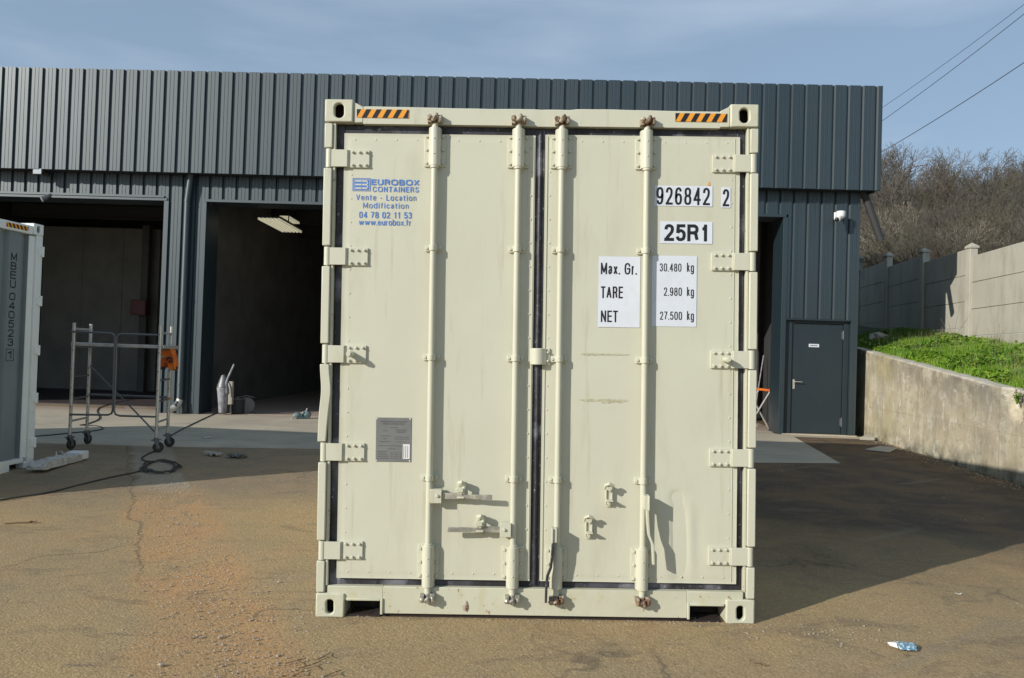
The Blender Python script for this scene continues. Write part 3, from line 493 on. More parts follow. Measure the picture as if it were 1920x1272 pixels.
b = B(); b.cyl((0,0,.03),(0,-.12,0),.015); b.tube([(.09,-.10,.07),(.03,-.15,.0),(-.04,-.2,-.06)],[.03,.045,.06],12); b.build('housing', 'alud', f2); b = B(); b.cyl((-.041,-.201,-.061),(-.046,-.205,-.065),.054,12); b.build('lamp_glass', 'glassw', f2)

# ceiling lights inside the second bay
MT['tube'] = mat('fluorescent_lamp', (.8,.8,.7), .4); MT['tube'].node_tree.nodes['Principled BSDF'].inputs['Emission Color'].default_value = (1,.93,.66,1); MT['tube'].node_tree.nodes['Principled BSDF'].inputs['Emission Strength'].default_value = .32
for i, (u0, v0, u1, v1, lab) in enumerate([(528,426,568,436,'larger louvred strip lamp hanging in the second bay'), (545,414,562,420,'smaller louvred strip lamp behind the larger one')]):
    P = py(u0, v1, 15.2+1.5*i); Q = py(u1, v1, 15.2+1.5*i); wd = Q[0]-P[0]; lt = thing('ceiling_light', lab, 'ceiling light', ((P[0]+Q[0])/2, P[1], P[2]))
    ln = 1.9 if i == 0 else 1.0
    b = B(); b.box(-wd/2-.02, wd/2+.02, -ln, 0, .05, .08); b.build('frame', 'intdark', lt)
    b = B()
    for k in range(6): x = -wd/2+wd*(k+.5)/6; b.box(x-.022, x+.022, -ln+.02, -.02, .0, .048)
    b.build('lamp', 'tube', lt); b = B(); [b.box(x-.01,x+.01,-ln/2-.01,-ln/2+.01,.08,5.6-P[2]) for x in (-wd/3, wd/3)]; b.build('hanger', 'intdark', lt)

# ---------------- retaining wall ----------------
WA, WD = np.array([6.33, 5.59]), np.array([.675, 5.78])/math.hypot(.675, 5.78)
def wallp(y, off=0.):
    t = (y-5.59)/WD[1]; return WA[0]+WD[0]*t+WD[1]*off, y-WD[0]*off
def wtop(y): return min(1.86, .64+.095*y + (0 if y < 12 else 0))
ys = lines([(-6,1,.25),(1,12.5,.05),(12.5,19,.4)]); rows = 36; V, Fc = [], []
for y in ys:
    zt_ = max(.12, wtop(y)) + .012*mnoise.noise(Vector((y*2.3,0,0)))+.012*mnoise.noise(Vector((y*9,0,0)))
    nd = .30*max(0, 1-abs(y-5.78)/.42)      # V-shaped spall at the top
    for k in range(rows+1):
        z = -.1+(zt_+.1)*k/rows; d = .006*mnoise.noise(Vector((y*3, z*3, 0)))+.004*mnoise.noise(Vector((y*12, z*12, 4)))
        e = zt_-z
        if e < .10: d += .025*(1-e/.10)**2*(.5+mnoise.noise(Vector((y*6, 2, 0))))
        if nd > 0 and e < nd*1.55: d += .10*min(1, (nd*1.55-e)/.06)*(.9+.4*mnoise.noise(Vector((y*14, z*14, 7))))
        x, yy = wallp(y, d); V.append((x, yy, z))
    x, yy = wallp(y, .30); V.append((x, yy, zt_-.01)); V.append((x, yy, -.1))
n = rows+3
for i in range(len(ys)-1):
    for k in range(n-1): Fc.append((i*n+k, (i+1)*n+k, (i+1)*n+k+1, i*n+k+1))
rw = big('retaining_wall', V, Fc, 'concwall', smooth=False); rw.data.shade_smooth(); rw.data.set_sharp_from_angle(angle=rad(40))
tag(rw, 'stained beige cast concrete retaining wall rising towards the workshop', 'wall')

# ---------------- bank, fence ----------------
def fx(y): return 9.63+.13*(y-12.5)      # fence line
def fbase(y): return 2.02+.085*(y-12.3) if y > 9 else 1.74+.03*(y-9)
V = []; bys = lines([(-6,4,1),(4,14,.25),(14,34,1)]); nb = 14
for y in bys:
    x0, _ = wallp(y, .28); x1 = fx(y)+1.0; z0 = max(.12, wtop(y))-.03
    for k in range(nb+1):
        t = k/nb; x = x0+(x1-x0)*t; tt = min(1, t*(x1-x0)/max(.1, fx(y)-x0)); z = z0+(fbase(y)-z0)*sm(0,1,tt)**.8+.035*mnoise.noise(Vector((x*1.7,y*1.7,2)))*math.sin(math.pi*min(1,t+.02))
        V.append((x, y, z))
Fc = [(j*(nb+1)+i, j*(nb+1)+i+1, (j+1)*(nb+1)+i+1, (j+1)*(nb+1)+i) for j in range(len(bys)-1) for i in range(nb)]
tag(big('bank', V, Fc, 'bank', smooth=True), 'soil bank behind the retaining wall', kind='structure')
def bankz(x, y):
    x0, _ = wallp(y, .28); z0 = max(.12, wtop(y))-.03; tt = min(1, max(0, (x-x0)/max(.1, fx(y)-x0))); return z0+(fbase(y)-z0)*sm(0,1,tt)**.8+.035*mnoise.noise(Vector((x*1.7,y*1.7,2)))*.6
# grass: one object of many blades
N = 62000; V = np.zeros((N*3,3)); 
ii = 0; tries = 0
while ii < N:
    y = 4.0+rng.random()**1.25*13; x0, _ = wallp(y, .16+.12*rng.random()); x = x0+rng.random()*(fx(y)-x0-.02)
    dens = mnoise.noise(Vector((x*1.1, y*1.1, 9)))
    if dens < -.25 and rng.random() < .5: continue
    z = bankz(x, y); hgt = (.07+.09*rng.random())*(1+.9*max(-.4, mnoise.noise(Vector((x*.8, y*.8, 20))))); a = rng.random()*6.283; w_ = .004+.006*rng.random(); l = .05*rng.random()+.02; a2 = rng.random()*6.283
    c, s = math.cos(a)*w_, math.sin(a)*w_; V[3*ii] = (x-c, y-s, z-.01); V[3*ii+1] = (x+c, y+s, z-.01); V[3*ii+2] = (x+math.cos(a2)*l, y+math.sin(a2)*l, z+hgt); ii += 1
tag(big('grass', V, np.arange(N*3).reshape(-1,3), 'grass'), 'bright green grass and low weeds growing on the bank', 'grass', kind='stuff')
# broad leaved low weeds within it
N = 26000; V = np.zeros((N*4,3)); ii = 0
while ii < N:
    y = 4.2+rng.random()**1.2*12; x0, _ = wallp(y, .22); x = x0+rng.random()*(fx(y)-x0-.05)
    if mnoise.noise(Vector((x*1.6, y*1.6, 31))) < .0: continue
    z = bankz(x, y)+.02+.12*rng.random(); r = .010+.016*rng.random(); a = rng.random()*6.283; t = rng.normal(0, .5, 2)
    for k in range(4):
        th = a+k*1.5708; rr = r*(1 if k % 2 else 1.7); V[4*ii+k] = (x+math.cos(th)*rr, y+math.sin(th)*rr, z+rr*(t[0]*math.cos(th)+t[1]*math.sin(th)))
    ii += 1
tag(big('ground_cover', V, np.arange(N*4).reshape(-1,4), 'grass'), 'low broad-leaved weeds among the grass on the bank', 'weeds', kind='stuff')
N = 2600; V = np.zeros((N*3,3)); ii = 0
while ii < N:
    y = 4.5+rng.random()*10; x0, _ = wallp(y, .3); t = rng.random()**.6; x = x0+t*(fx(y)-x0-.03)
    if mnoise.noise(Vector((x*.9, y*.9, 55))) < .02: continue
    z = bankz(x, y); hgt = .12+.28*rng.random()**2; a = rng.random()*6.283; w_ = .0025; l = .14*rng.random(); a2 = rng.random()*6.283
    c, s = math.cos(a)*w_, math.sin(a)*w_; V[3*ii] = (x-c, y-s, z-.01); V[3*ii+1] = (x+c, y+s, z-.01); V[3*ii+2] = (x+math.cos(a2)*l, y+math.sin(a2)*l, z+hgt); ii += 1
tag(big('dry_grass', V, np.arange(N*3).reshape(-1,3), 'weed'), 'dry straw-coloured stems standing among the green grass', 'dry grass', kind='stuff')
# fence
fence = thing('concrete_fence', 'precast concrete panel fence with capped posts stepping up the bank', 'fence', (fx(12.5), 12.5, 1.9))
fo = (fx(12.5), 12.5, 1.9); FD = np.array([.13, 1.])/math.hypot(.13, 1)
fy = [12.55+2.62*k for k in range(-5, 8)]
for k, y in enumerate(fy):
    j = k-5; top = 4.17+.235*j+(.02 if j else 0); zb = fbase(y)-.3; x = fx(y)
    b = B(); w2 = .085
    b.box(x-w2, x+w2, y-w2, y+w2, zb, top-.12); b.box(x-w2-.02, x+w2+.02, y-w2-.02, y+w2+.02, top-.12, top-.06)
    t_ = top-.06; q = w2+.012; b.add([(x-q,y-q,t_),(x+q,y-q,t_),(x+q,y+q,t_),(x-q,y+q,t_),(x,y,t_+.075)], [(0,1,4),(1,2,4),(2,3,4),(3,0,4),(0,3,2,1)])
    b.box(x-w2-.003, x-w2+.02, y-.045, y-.02, top-.42, top-.2)
    b.build('post', 'fence', fence, bevel=.01, origin=fo)
for k in range(len(fy)-1):
    ya, yb = fy[k]+.075, fy[k+1]-.075; j = k-5; zt_ = 3.88+.185*(j+1) if j >= -1 else 3.88+.185*(j+1)
    for r in range(5):
        z1 = zt_-.575*r; z0 = z1-.567
        if z1 < fbase((ya+yb)/2)-.1: continue
        b = B(); e = .004*((r*7+k*3) % 3-1)
        b.add([(fx(ya)-.025+e,ya,z0),(fx(yb)-.025+e,yb,z0),(fx(yb)+.025,yb,z0),(fx(ya)+.025,ya,z0),(fx(ya)-.025+e,ya,z1),(fx(yb)-.025+e,yb,z1),(fx(yb)+.025,yb,z1),(fx(ya)+.025,ya,z1)], [(0,3,2,1),(4,5,6,7),(0,1,5,4),(1,2,6,5),(2,3,7,6),(3,0,4,7)])
        b.build('panel', 'fence', fence, bevel=.006, origin=fo)

# ---------------- wooded hillside ----------------
def hillz(x, y): return fbase(20)+.3 + 9.5*sm(24, 78, y) - 1.2*sm(0,1,(y-20)/10.)*0 + .5*mnoise.noise(Vector((x*.08, y*.08, 0)))
V = []; hx_ = lines([(9,80,1.5)]); hy_ = lines([(13,110,1.5)])
for y in hy_:
    for x in hx_: V.append((x+ max(0,fx(y)-9+.4 if x < 12 else 0), y, hillz(x,y)*sm(11,20,y)+(1-sm(11,20,y))*2.2))
n = len(hx_); Fc = [(j*n+i, j*n+i+1, (j+1)*n+i+1, (j+1)*n+i) for j in range(len(hy_)-1) for i in range(n-1)]
tag(big('hill', V, Fc, 'earth', smooth=True), 'leaf-littered wooded hillside', kind='structure')
def treegeo(seed, h, trunks=1, spread=.5, levels=5, r0=None, lean=.1, rmin=.011, low=.25):
    R = random.Random(seed); V, Fc = [], []
    def seg(p, q, ra, rb, n):
        d = (q-p).normalized(); a = d.orthogonal().normalized(); c = d.cross(a); k = len(V)
        for (o, r) in ((p, ra), (q, rb)):
            for j in range(n): t = 6.2832*j/n; V.append(tuple(o+(a*math.cos(t)+c*math.sin(t))*r))
        for j in range(n): Fc.append((k+j, k+(j+1)%n, k+n+(j+1)%n, k+n+j))
    def grow(p, d, ln, r, lv):
        steps = 4 if lv >= 3 else 2; n = 6 if lv >= levels-1 else 3
        for i in range(steps):
            d = (d+Vector((R.gauss(0,.13), R.gauss(0,.13), R.gauss(0,.08)+.05))).normalized(); q = p+d*ln/steps; r2 = max(rmin, r*(.86 if lv else .6)); seg(p, q, r, r2, n)
            if lv > 0 and (lv < levels or i/steps >= low):
                for _ in range(1 if (lv >= 3 or R.random() < .35) else 2):
                    ax = d.orthogonal().normalized(); ax.rotate(Quaternion(d, R.uniform(0, 6.28))); e = (d*R.uniform(.55,.95)+ax*R.uniform(.5,.95)*(spread*2)).normalized()
                    grow(q, e, ln*R.uniform(.5,.72), r2*R.uniform(.45,.62), lv-1)
            p, r = q, r2
        if lv > 0: grow(p, d, ln*.62, r*.8, lv-1)
    for k in range(trunks):
        a = R.uniform(0, 6.28); o = Vector((math.cos(a), math.sin(a), 0))*(.0 if trunks == 1 else R.uniform(.1,.8)); L_ = lean if trunks == 1 else lean+R.uniform(.05,.25)
        grow(o, Vector((math.cos(a)*L_, math.sin(a)*L_, 1)).normalized(), h*.42, (r0 or h*.013)*R.uniform(.7,1), levels)
    return V, Fc
def maketree(name, label, cat, loc, rz, group, geo, mt, sc=1.):
    root = thing(name, label, cat, loc, rz, group); root.scale = (sc,)*3
    V, Fc = geo; V = np.array(V); Fc = np.array([f for f in Fc]); 
    k0 = V[Fc].mean(1)[:,2]; h = V[:,2].max(); rr = np.linalg.norm(V[Fc][:,0]-V[Fc][:,1], axis=1); tr = (rr > .03)
    for nm, sel in (('trunk', tr), ('crown', ~tr)):
        if sel.sum(): big(nm, V, Fc[sel], mt, root)
    return root
geos = {'a': treegeo(1, 8.5, 1, .5, 5, r0=.15), 'b': treegeo(2, 8, 1, .42, 5, lean=.15), 'c': treegeo(3, 7, 3, .42, 4, r0=.07), 'd': treegeo(4, 5.5, 7, .4, 4, r0=.045, lean=.2, low=0., rmin=.007), 'e': treegeo(5, 9, 2, .45, 5, r0=.09, lean=.12)}
tp = {}
def place(kind, mt, x, y, sc, rz, label, dz=-.1):
    key = (kind, mt); nm, cat = ('bush', 'bush') if kind == 'd' else ('tree', 'tree')
    grp = 'bare bushes behind the fence' if kind == 'd' else 'bare trees on the hillside behind the fence'
    loc = (x, y, hillz(x, y)*sm(11,20,y)+(1-sm(11,20,y))*2.2+dz)
    if key not in tp: tp[key] = maketree(nm, label, cat, loc, rz, grp, geos[kind], mt, sc); return
    r = tp[key].copy(); COL.objects.link(r); r.location = loc; r.rotation_euler = (0,0,rz); r.scale = (sc,)*3; r['label'] = label
    for ch in tp[key].children: c = ch.copy(); COL.objects.link(c); c.parent = r
R2 = random.Random(11)
HK = {k: max(v[2] for v in g[0]) for k, g in geos.items()}
SH = {'a':'tall', 'b':'slender', 'c':'three-stemmed', 'e':'forked'}; ORD = 'first second third fourth fifth sixth seventh eighth ninth tenth eleventh twelfth thirteenth fourteenth fifteenth sixteenth'.split()
look = {'bark': 'grey-brown', 'barkr': 'reddish-brown', 'barkg': 'mossy greenish', 'barkp': 'pale-barked'}
rows_ = [(64,15,8.4,'aeb',('bark','bark','barkr')),(54,14,8.0,'abe',('bark','barkr','barkg')),(45,12,7.0,'eab',('bark','barkg','barkr')),(38,11,6.0,'bac',('barkr','bark','barkg')),(32,11,5.0,'cac',('bark','barkg','bark'))]
rown = ['on the hill crest','high on the hill','halfway up the hill','low on the hill','at the hill foot']
for ri, (y, cnt, hh, kinds, mats_) in enumerate(rows_):
    xa, xb = py(1600, 400, y)[0]-1, py(1925, 400, y)[0]+4
    for i in range(cnt):
        x = xa+(xb-xa)*(i+.5+R2.uniform(-.3,.3))/cnt; k = kinds[i % 3]; m_ = mats_[(i*2+ri) % 3]
        place(k, m_, x, y+R2.uniform(-3,3), R2.uniform(.8,1.15)*(hh/8.), R2.uniform(0,6.28), '%s %s bare tree %s, %s from the workshop' % (look[m_], SH[k], rown[ri], ORD[i]))
for ri, (y, cnt, sc) in enumerate([(29,14,.9),(26,12,.85),(23,10,.75),(20,8,.6)]):
    xa, xb = py(1605, 450, y)[0], py(1930, 450, y)[0]+1.5
    for i in range(cnt):
        x = xa+(xb-xa)*(i+.5+R2.uniform(-.35,.35))/cnt; x = max(x, fx(y)+1.9); m_ = ['barkg','bark','barkr','bark','barkg','barkr','barkp'][(i+ri*3) % 7]
        place('d', m_, x, y+R2.uniform(-1,1), sc*R2.uniform(.8,1.1), R2.uniform(0,6.28), '%s bare bush in the %s row behind the fence, %s from the workshop' % (look[m_], ['back','third','second','front'][ri], ORD[i]))
for i, (px_, v_, m_) in enumerate([(1655,300,'bark'),(1702,318,'barkg'),(1748,288,'bark'),(1790,282,'barkr'),(1828,306,'bark'),(1868,322,'barkg'),(1912,312,'bark')]):
    y = 37+2.5*(i % 3); P = py(px_, v_, y); k = 'ae'[i % 2]; z0 = hillz(P[0], y)-.1
    place(k, m_, P[0], y, (P[2]-z0)/HK[k], 1.3*i, '%s %s bare tree standing out against the sky, %s from the workshop' % (look[m_], ['broad','forked'][i % 2], ORD[i]))
for (px_, v_, y, k, lab) in [(1646,392,27,'c','pale-barked slender stem cluster nearest the workshop, just above the fence'),(1700,405,26,'c','pale-barked stem cluster above the second fence post'),(1772,420,28,'c','pale-barked stem cluster left of the sunlit fence post'),(1690,372,33,'b','pale-barked slender tree rising behind the stem clusters')]:
    P = py(px_, v_, y); z0 = hillz(P[0], y)-.1; place(k, 'barkp', P[0], y, (P[2]-z0)/HK[k], px_*.7, lab)
# overhead wires
for (a, c, lab, r) in [((1600,238),(2040,-85),'uppermost thin overhead wire crossing the sky',.010), ((1600,264),(2040,-70),'middle overhead wire crossing the sky',.013), ((1600,315),(2040,36),'lowest and thickest overhead wire crossing the sky',.016)]:
    P, Q = Vector(py(a[0],a[1],36)), Vector(py(c[0],c[1],22)); b = B(); b.tube([P.lerp(Q, t/16)+Vector((0,0,-.18*4*(t/16)*(1-t/16))) for t in range(17)], r, 5)
    tag(b.build('overhead_wire', 'cable', origin=None), lab, 'wire', 'overhead wires right of the workshop')
# ---------------- main container (own frame: x right, y back, z up; front face y=0) ----------------
HW, HT = 1.219, 2.896
con = thing('shipping_container', 'large cream refrigerated shipping container seen from its closed double doors', 'container'); con.rotation_euler = (0, -TAU, 0)
bo = B(); LN = 6.058
bo.box(-HW+.012, -HW+.05, .17, LN-.01, .10, 2.80); bo.box(HW-.05, HW-.012, .17, LN-.01, .10, 2.80)
bo.box(-HW+.051, HW-.051, .17, LN-.01, 2.72, 2.865); bo.box(-HW+.051, HW-.051, .17, LN-.01, .10, .16); bo.box(-HW+.051, HW-.051, LN-.06, LN-.011, .161, 2.719)
bo.box(-HW+.004, -HW+.09, .185, LN-.19, 2.801, 2.87); bo.box(HW-.09, HW-.004, .185, LN-.19, 2.801, 2.87); bo.box(-HW+.004, -HW+.09, .185, LN-.19, .03, .099); bo.box(HW-.09, HW-.004, .185, LN-.19, .03, .099)
bo.build('body', 'cream', con, bevel=.004)
def casting(par, x0, x1, y0, y1, z0, z1, hx, hz, hw, hh, m='creamworn', ax='y', yext=1):
    """corner casting with an obround hole through its front (y0) face"""
    b = B(); n = 20; t = .028
    ring = []
    for j in range(n):
        a = 2*math.pi*j/n; r = hw; c, s = math.cos(a), math.sin(a); off = hh-hw; ring.append((hx+r*c, hz+r*s+(off if s > 0 else -off)))
    outer = []
    for j in range(n):
        a = 2*math.pi*j/n; c, s = math.cos(a), math.sin(a); k = min((((x1 if c > 0 else x0)-hx)/c) if abs(c) > 1e-6 else 9, (((z1 if s > 0 else z0)-hz)/s) if abs(s) > 1e-6 else 9); outer.append((hx+k*c, hz+k*s))
    # real corners into the nearest outer point
    for cxn, czn in ((x0,z0),(x1,z0),(x0,z1),(x1,z1)):
        j = min(range(n), key=lambda q: (outer[q][0]-cxn)**2+(outer[q][1]-czn)**2); outer[j] = (cxn, czn)
    V = [(x, y0, z) for x, z in outer]+[(x, y0, z) for x, z in ring]+[(x, y0+t, z) for x, z in ring]+[(x, y1, z) for x, z in outer]
    Fq = []
    for j in range(n):
        q = (j+1) % n; Fq += [(j, q, n+q, n+j), (n+j, n+q, 2*n+q, 2*n+j), (j, 3*n+j, 3*n+q, q)]
    b.add(V, Fq); b.add([V[3*n+j] for j in range(n)], [tuple(range(n))])
    b2 = B(); c = casting.d; b2.box(hx-hw-.012, hx+hw+.012, y0+t+.06, y0+t+.07, hz-hh-.01, hz+hh+.01)
    o = b.build('corner_casting', m, par, bevel=.007, smooth=True); b2.build('casting_hole', 'hole', o); return o
casting.d = 0
for s in (-1, 1):
    a, c = sorted((s*HW, s*1.059)); casting(con, a, c, 0, .178, 2.768, HT, s*1.138, 2.832, .027, .042)
    casting(con, a, c, 0, .178, 0, .131, s*1.140, .058, .021, .040)
    o = B(); o.box(a, c, LN-.178, LN, 2.778, HT); o.build('corner_casting', 'creamworn', con, bevel=.007); o = B(); o.box(a, c, LN-.178, LN, 0, .118); o.build('corner_casting', 'creamworn', con, bevel=.007)
    # sloping gusset next to the top casting
    g_ = B(); g_.prism([(s*1.058, 2.768), (s*1.058, 2.885), (s*1.005, 2.858), (s*1.005, 2.768)], .011, .15, 'y'); g_.build('gusset', 'cream', con, bevel=.004)
# header with a slightly dented top edge
b = B(); xs_ = lines([(-1.004, 1.004, .04)]); V, Fc = [], []
for x in xs_:
    zt_ = 2.859+.0025*math.sin(x*5.1)+(-.004 if abs(x-.08) < .1 else 0)+.002*mnoise.noise(Vector((x*9,0,0))); zb_ = 2.762-.004*math.exp(-((x-.02)/.12)**2)
    V += [(x,.012,zb_),(x,.012,zt_-.006),(x,.018,zt_),(x,.14,zt_),(x,.14,zb_)]
for i in range(len(xs_)-1):
    for k in range(5): Fc.append((5*i+k, 5*i+(k+1) % 5, 5*i+5+(k+1) % 5, 5*i+5+k))
Fc += [(0,1,2,3,4), tuple(5*(len(xs_)-1)+k for k in range(5))]
b.add(V, Fc); hdr = b.build('header', 'cream', con)
for (x0, x1) in ((-1.040,-.748), (.752,1.043)):
    b = B(); z0, z1 = 2.796, 2.843; b.box(x0, x1, .0085, .0105, z0, z1)
    k = x0-.03; h = z1-z0
    while k < x1:
        P = [(k, z0), (k+.028, z0), (k+.028+.026, z1), (k+.026, z1)]
        P = [(min(max(a, x0), x1), c) for a, c in P]
        if P[1][0]-P[0][0] > .002 or P[2][0]-P[3][0] > .002: b.prism(P, .0075, .0084, 'y', 1)
        k += .058
    b.build('hazard_strip', ['orange','ink'], hdr, smooth=False)
# sill with forklift pockets
b = B()
b.box(-.846, .846, .012, .15, .022, .171); b.box(-1.157, -.8465, .012, .15, .094, .171); b.box(.8465, 1.157, .012, .15, .094, .171)
for s in (-1, 1):
    a, c = sorted((s*.860, s*.846)); b.box(a, c, .002, .16, .018, .107); a, c = sorted((s*.861, s*1.05)); b.box(a, c, .002, .011, .093, .107)
sill = b.build('sill', 'creamworn', con, bevel=.003)
for x in (-1.04, .862): b = B(); b.box(x, x+.178, .151, .155, .0, .10); b.box(x, x+.178, .02, .150, -.02, .012); b.build('pocket_inside', 'hole', sill)
b = B(); b.box(-.9,.9,.03,.12,-.03,.021); b.build('sill_underside', 'hole', sill)
b = B()
for j in range(9): a = j*.7; b.add([(-.385+.018*math.cos(a), .0115, .062+.026*math.sin(a))], [])
b = B(); b.prism([(-.398,.045),(-.375,.04),(-.368,.06),(-.372,.085),(-.380,.10),(-.388,.08),(-.402,.07)], .0095, .0115, 'y'); b.build('rust_patch', 'rust', sill)
HZ = [2.565, 2.012, 1.463, .915, .367]
for s in (-1, 1):
    b = B(); a, c = sorted((s*1.159, s*1.209)); b.box(a, c, .045, .17, .132, 2.767); a, c = sorted((s*1.157, s*1.172)); b.box(a, c, .014, .045, .172, 2.767)
    po = b.build('corner_post', 'creamworn', con, bevel=.003)
    ed = [2.764]+[q for z in HZ for q in (z+.055, z-.055)]+[.133]
    for k in range(0, len(ed), 2):
        z1, z0 = ed[k]-.003, ed[k+1]+.003; b = B()
        if s < 0 and k == 6:
            N_ = 18; V, Fc = [], []
            for i in range(N_+1):
                t = i/N_; z = z0+(z1-z0)*t; bul = math.exp(-((t-.66)/.22)**2); o = -1.220+.011*bul-.005*(1-t)**3; ii_ = -1.170+.015*bul-.009*max(0, .35-t)/.35; yb = -.004-.004*bul
                V += [(o, yb, z), (ii_, yb+.002, z), (ii_, .040, z), (o, .040, z)]
            for i in range(N_):
                for q in range(4): Fc.append((4*i+q, 4*i+(q+1) % 4, 4*i+4+(q+1) % 4, 4*i+4+q))
            Fc += [(0,1,2,3), tuple(4*N_+q for q in range(4))]; b.add(V, Fc)
            o = b.build('post_guard', 'cream', po, bevel=.004); o['label'] = 'bent guard segment on the left post'
        else:
            a, c = sorted((s*1.1735, s*1.219)); b.box(a, c, -.002 if z1-z0 > .2 else .004, .044, z0, z1); b.build('post_guard', 'cream', po, bevel=.005)
        if z1-z0 > .2: pass
DY = .03
b = B()
for s in (-1, 1): a, c = sorted((s*1.156, s*1.110)); b.box(a, c, .048, .10, .172, 2.764)
b.box(-1.111, 1.111, .050, .10, 2.715, 2.764); b.box(-1.111, 1.111, .046, .10, .172, .205)
b.build('frame_seal', 'rubber', con, bevel=.004)
def door(x0, x1, z0, z1, s):
    nx, nz_ = 70, 150; V, Fc = [], []
    for j in range(nz_+1):
        for i in range(nx+1):
            x = x0+(x1-x0)*i/nx; z = z0+(z1-z0)*j/nz_; y = DY+.0012*mnoise.noise(Vector((x*2.1, z*1.7, s*5)))+.0004*mnoise.noise(Vector((x*8, z*6, s)))
            ex, ez = min(x-x0, x1-x), min(z-z0, z1-z)
            if s > 0:      # dent: a tall crease with a rounded bulge
                cx_ = .80-.03*(z-.5); d = x-cx_; env = sm(.14, .42, z)*(1-sm(.52, .74, z))
                y += env*(.012*math.exp(-(d/.040)**2)-.006*math.exp(-((d-.065)/.028)**2)-.005*math.exp(-((d+.065)/.035)**2)); y += .008*math.exp(-((x-.785)/.03)**2-((z-.69)/.03)**2)+.005*math.exp(-((x-.88)/.06)**2-((z-.45)/.2)**2)
            if .012 < min(ex, ez) < .022: y += .0022       # line of the edge trim
            V.append((x, y, z))
    for j in range(nz_):
        for i in range(nx): a = j*(nx+1)+i; Fc.append((a, a+1, a+nx+2, a+nx+1))
    b = B(); b.add(V, Fc); b.box(x0+.0005, x1-.0005, DY+.004, .12, z0+.0005, z1-.0005)
    # rivets near the edges
    for k in range(18):
        z = 2.70-.134*k-.09
        if z > z0+.05: b.rivet(x0+.045 if s < 0 else x1-.045, z, DY+.001); b.rivet((x1-.022) if s < 0 else (x0+.03), z+.03, DY+.001)
    x = -1.05
    while x < -.04:
        q = x if s < 0 else -x; dz = 0
        if min(abs(q-c) for c in (-.597,-.127,.115,.593)) > .075: b.rivet(q, z1-.035, DY+.001); b.rivet(q, z0+.035, DY+.001)
        x += .117
    if s < 0: b.box(x1-.040, x1-.036, DY-.003, DY+.002, z0+.01, z1-.01); b.box(x1-.010, x1-.006, DY-.003, DY+.002, z0+.01, z1-.01)
    else: b.box(x0+.012, x0+.015, DY-.003, DY+.002, z0+.01, z1-.01); b.box(x1-.030, x1-.027, DY-.002, DY+.002, z0+.01, z1-.01)
    o = b.build('door', 'cream', con)
    return o
dL = door(-1.112, -.031, .210, 2.712, -1); dR = door(.024, 1.122, .210, 2.718, 1)
dL['label'] = 'left door leaf with blue lettering and horizontal handles'; dR['label'] = 'right door leaf with white number stickers and a dent'
# ragged paint line where the panel meets the seal (bare pale edge)
b = B(); zz = lines([(.22,2.70,.03)]); V = []; 
for z in zz: w_ = .004+.004*abs(mnoise.noise(Vector((z*14,0,0)))); V += [(1.121, .0465, z), (1.123+w_, .0480, z)]
b.add(V, [(2*i,2*i+1,2*i+3,2*i+2) for i in range(len(zz)-1)]); b.build('edge_sealant', 'whitecam', dR, smooth=False)
b = B(); b.box(-.0295, .0215, .040, .10, .19, 2.745); V = []
for z in lines([(.19,2.74,.05)]): V.append(z)
b.tube([(-.004+.002*mnoise.noise(Vector((z*3,0,0))), .040, z) for z in V], .012, 8); b.build('centre_seal', 'rubber', dL)
def hinge(s, zc, par, bolt):
    b = B(); X = lambda q: s*q
    def bx(a, c, *r): a, c = sorted((X(a), X(c))); b.box(a, c, *r)
    bx(.966, 1.088, .018, DY+.002, zc-.050, zc+.050); bx(1.0885, 1.178, .006, .022, zc-.048, zc+.048); bx(1.082, 1.0955, .011, .029, zc-.0495, zc+.0495)
    b.cyl((X(1.192), .022, zc-.052), (X(1.192), .022, zc+.052), .021, 16)
    for i in range(3):
        for dz in (-.036, .036): x = X(.984+.038*i); b.cyl((x, .018, zc+dz), (x, .008, zc+dz), .0078, 8); b.cyl((x, .0075, zc+dz), (x, .005, zc+dz), .005, 8)
    if bolt: x = X(1.047); b.cyl((x, .018, zc), (x, -.050, zc), .017, 14); b.cyl((x, -.0505, zc), (x, -.062, zc), .012, 12)
    b.build('hinge', 'cream', par, bevel=.003)
for i, z in enumerate(HZ): hinge(-1, z, dL, i == 2); hinge(1, z, dR, i == 2)
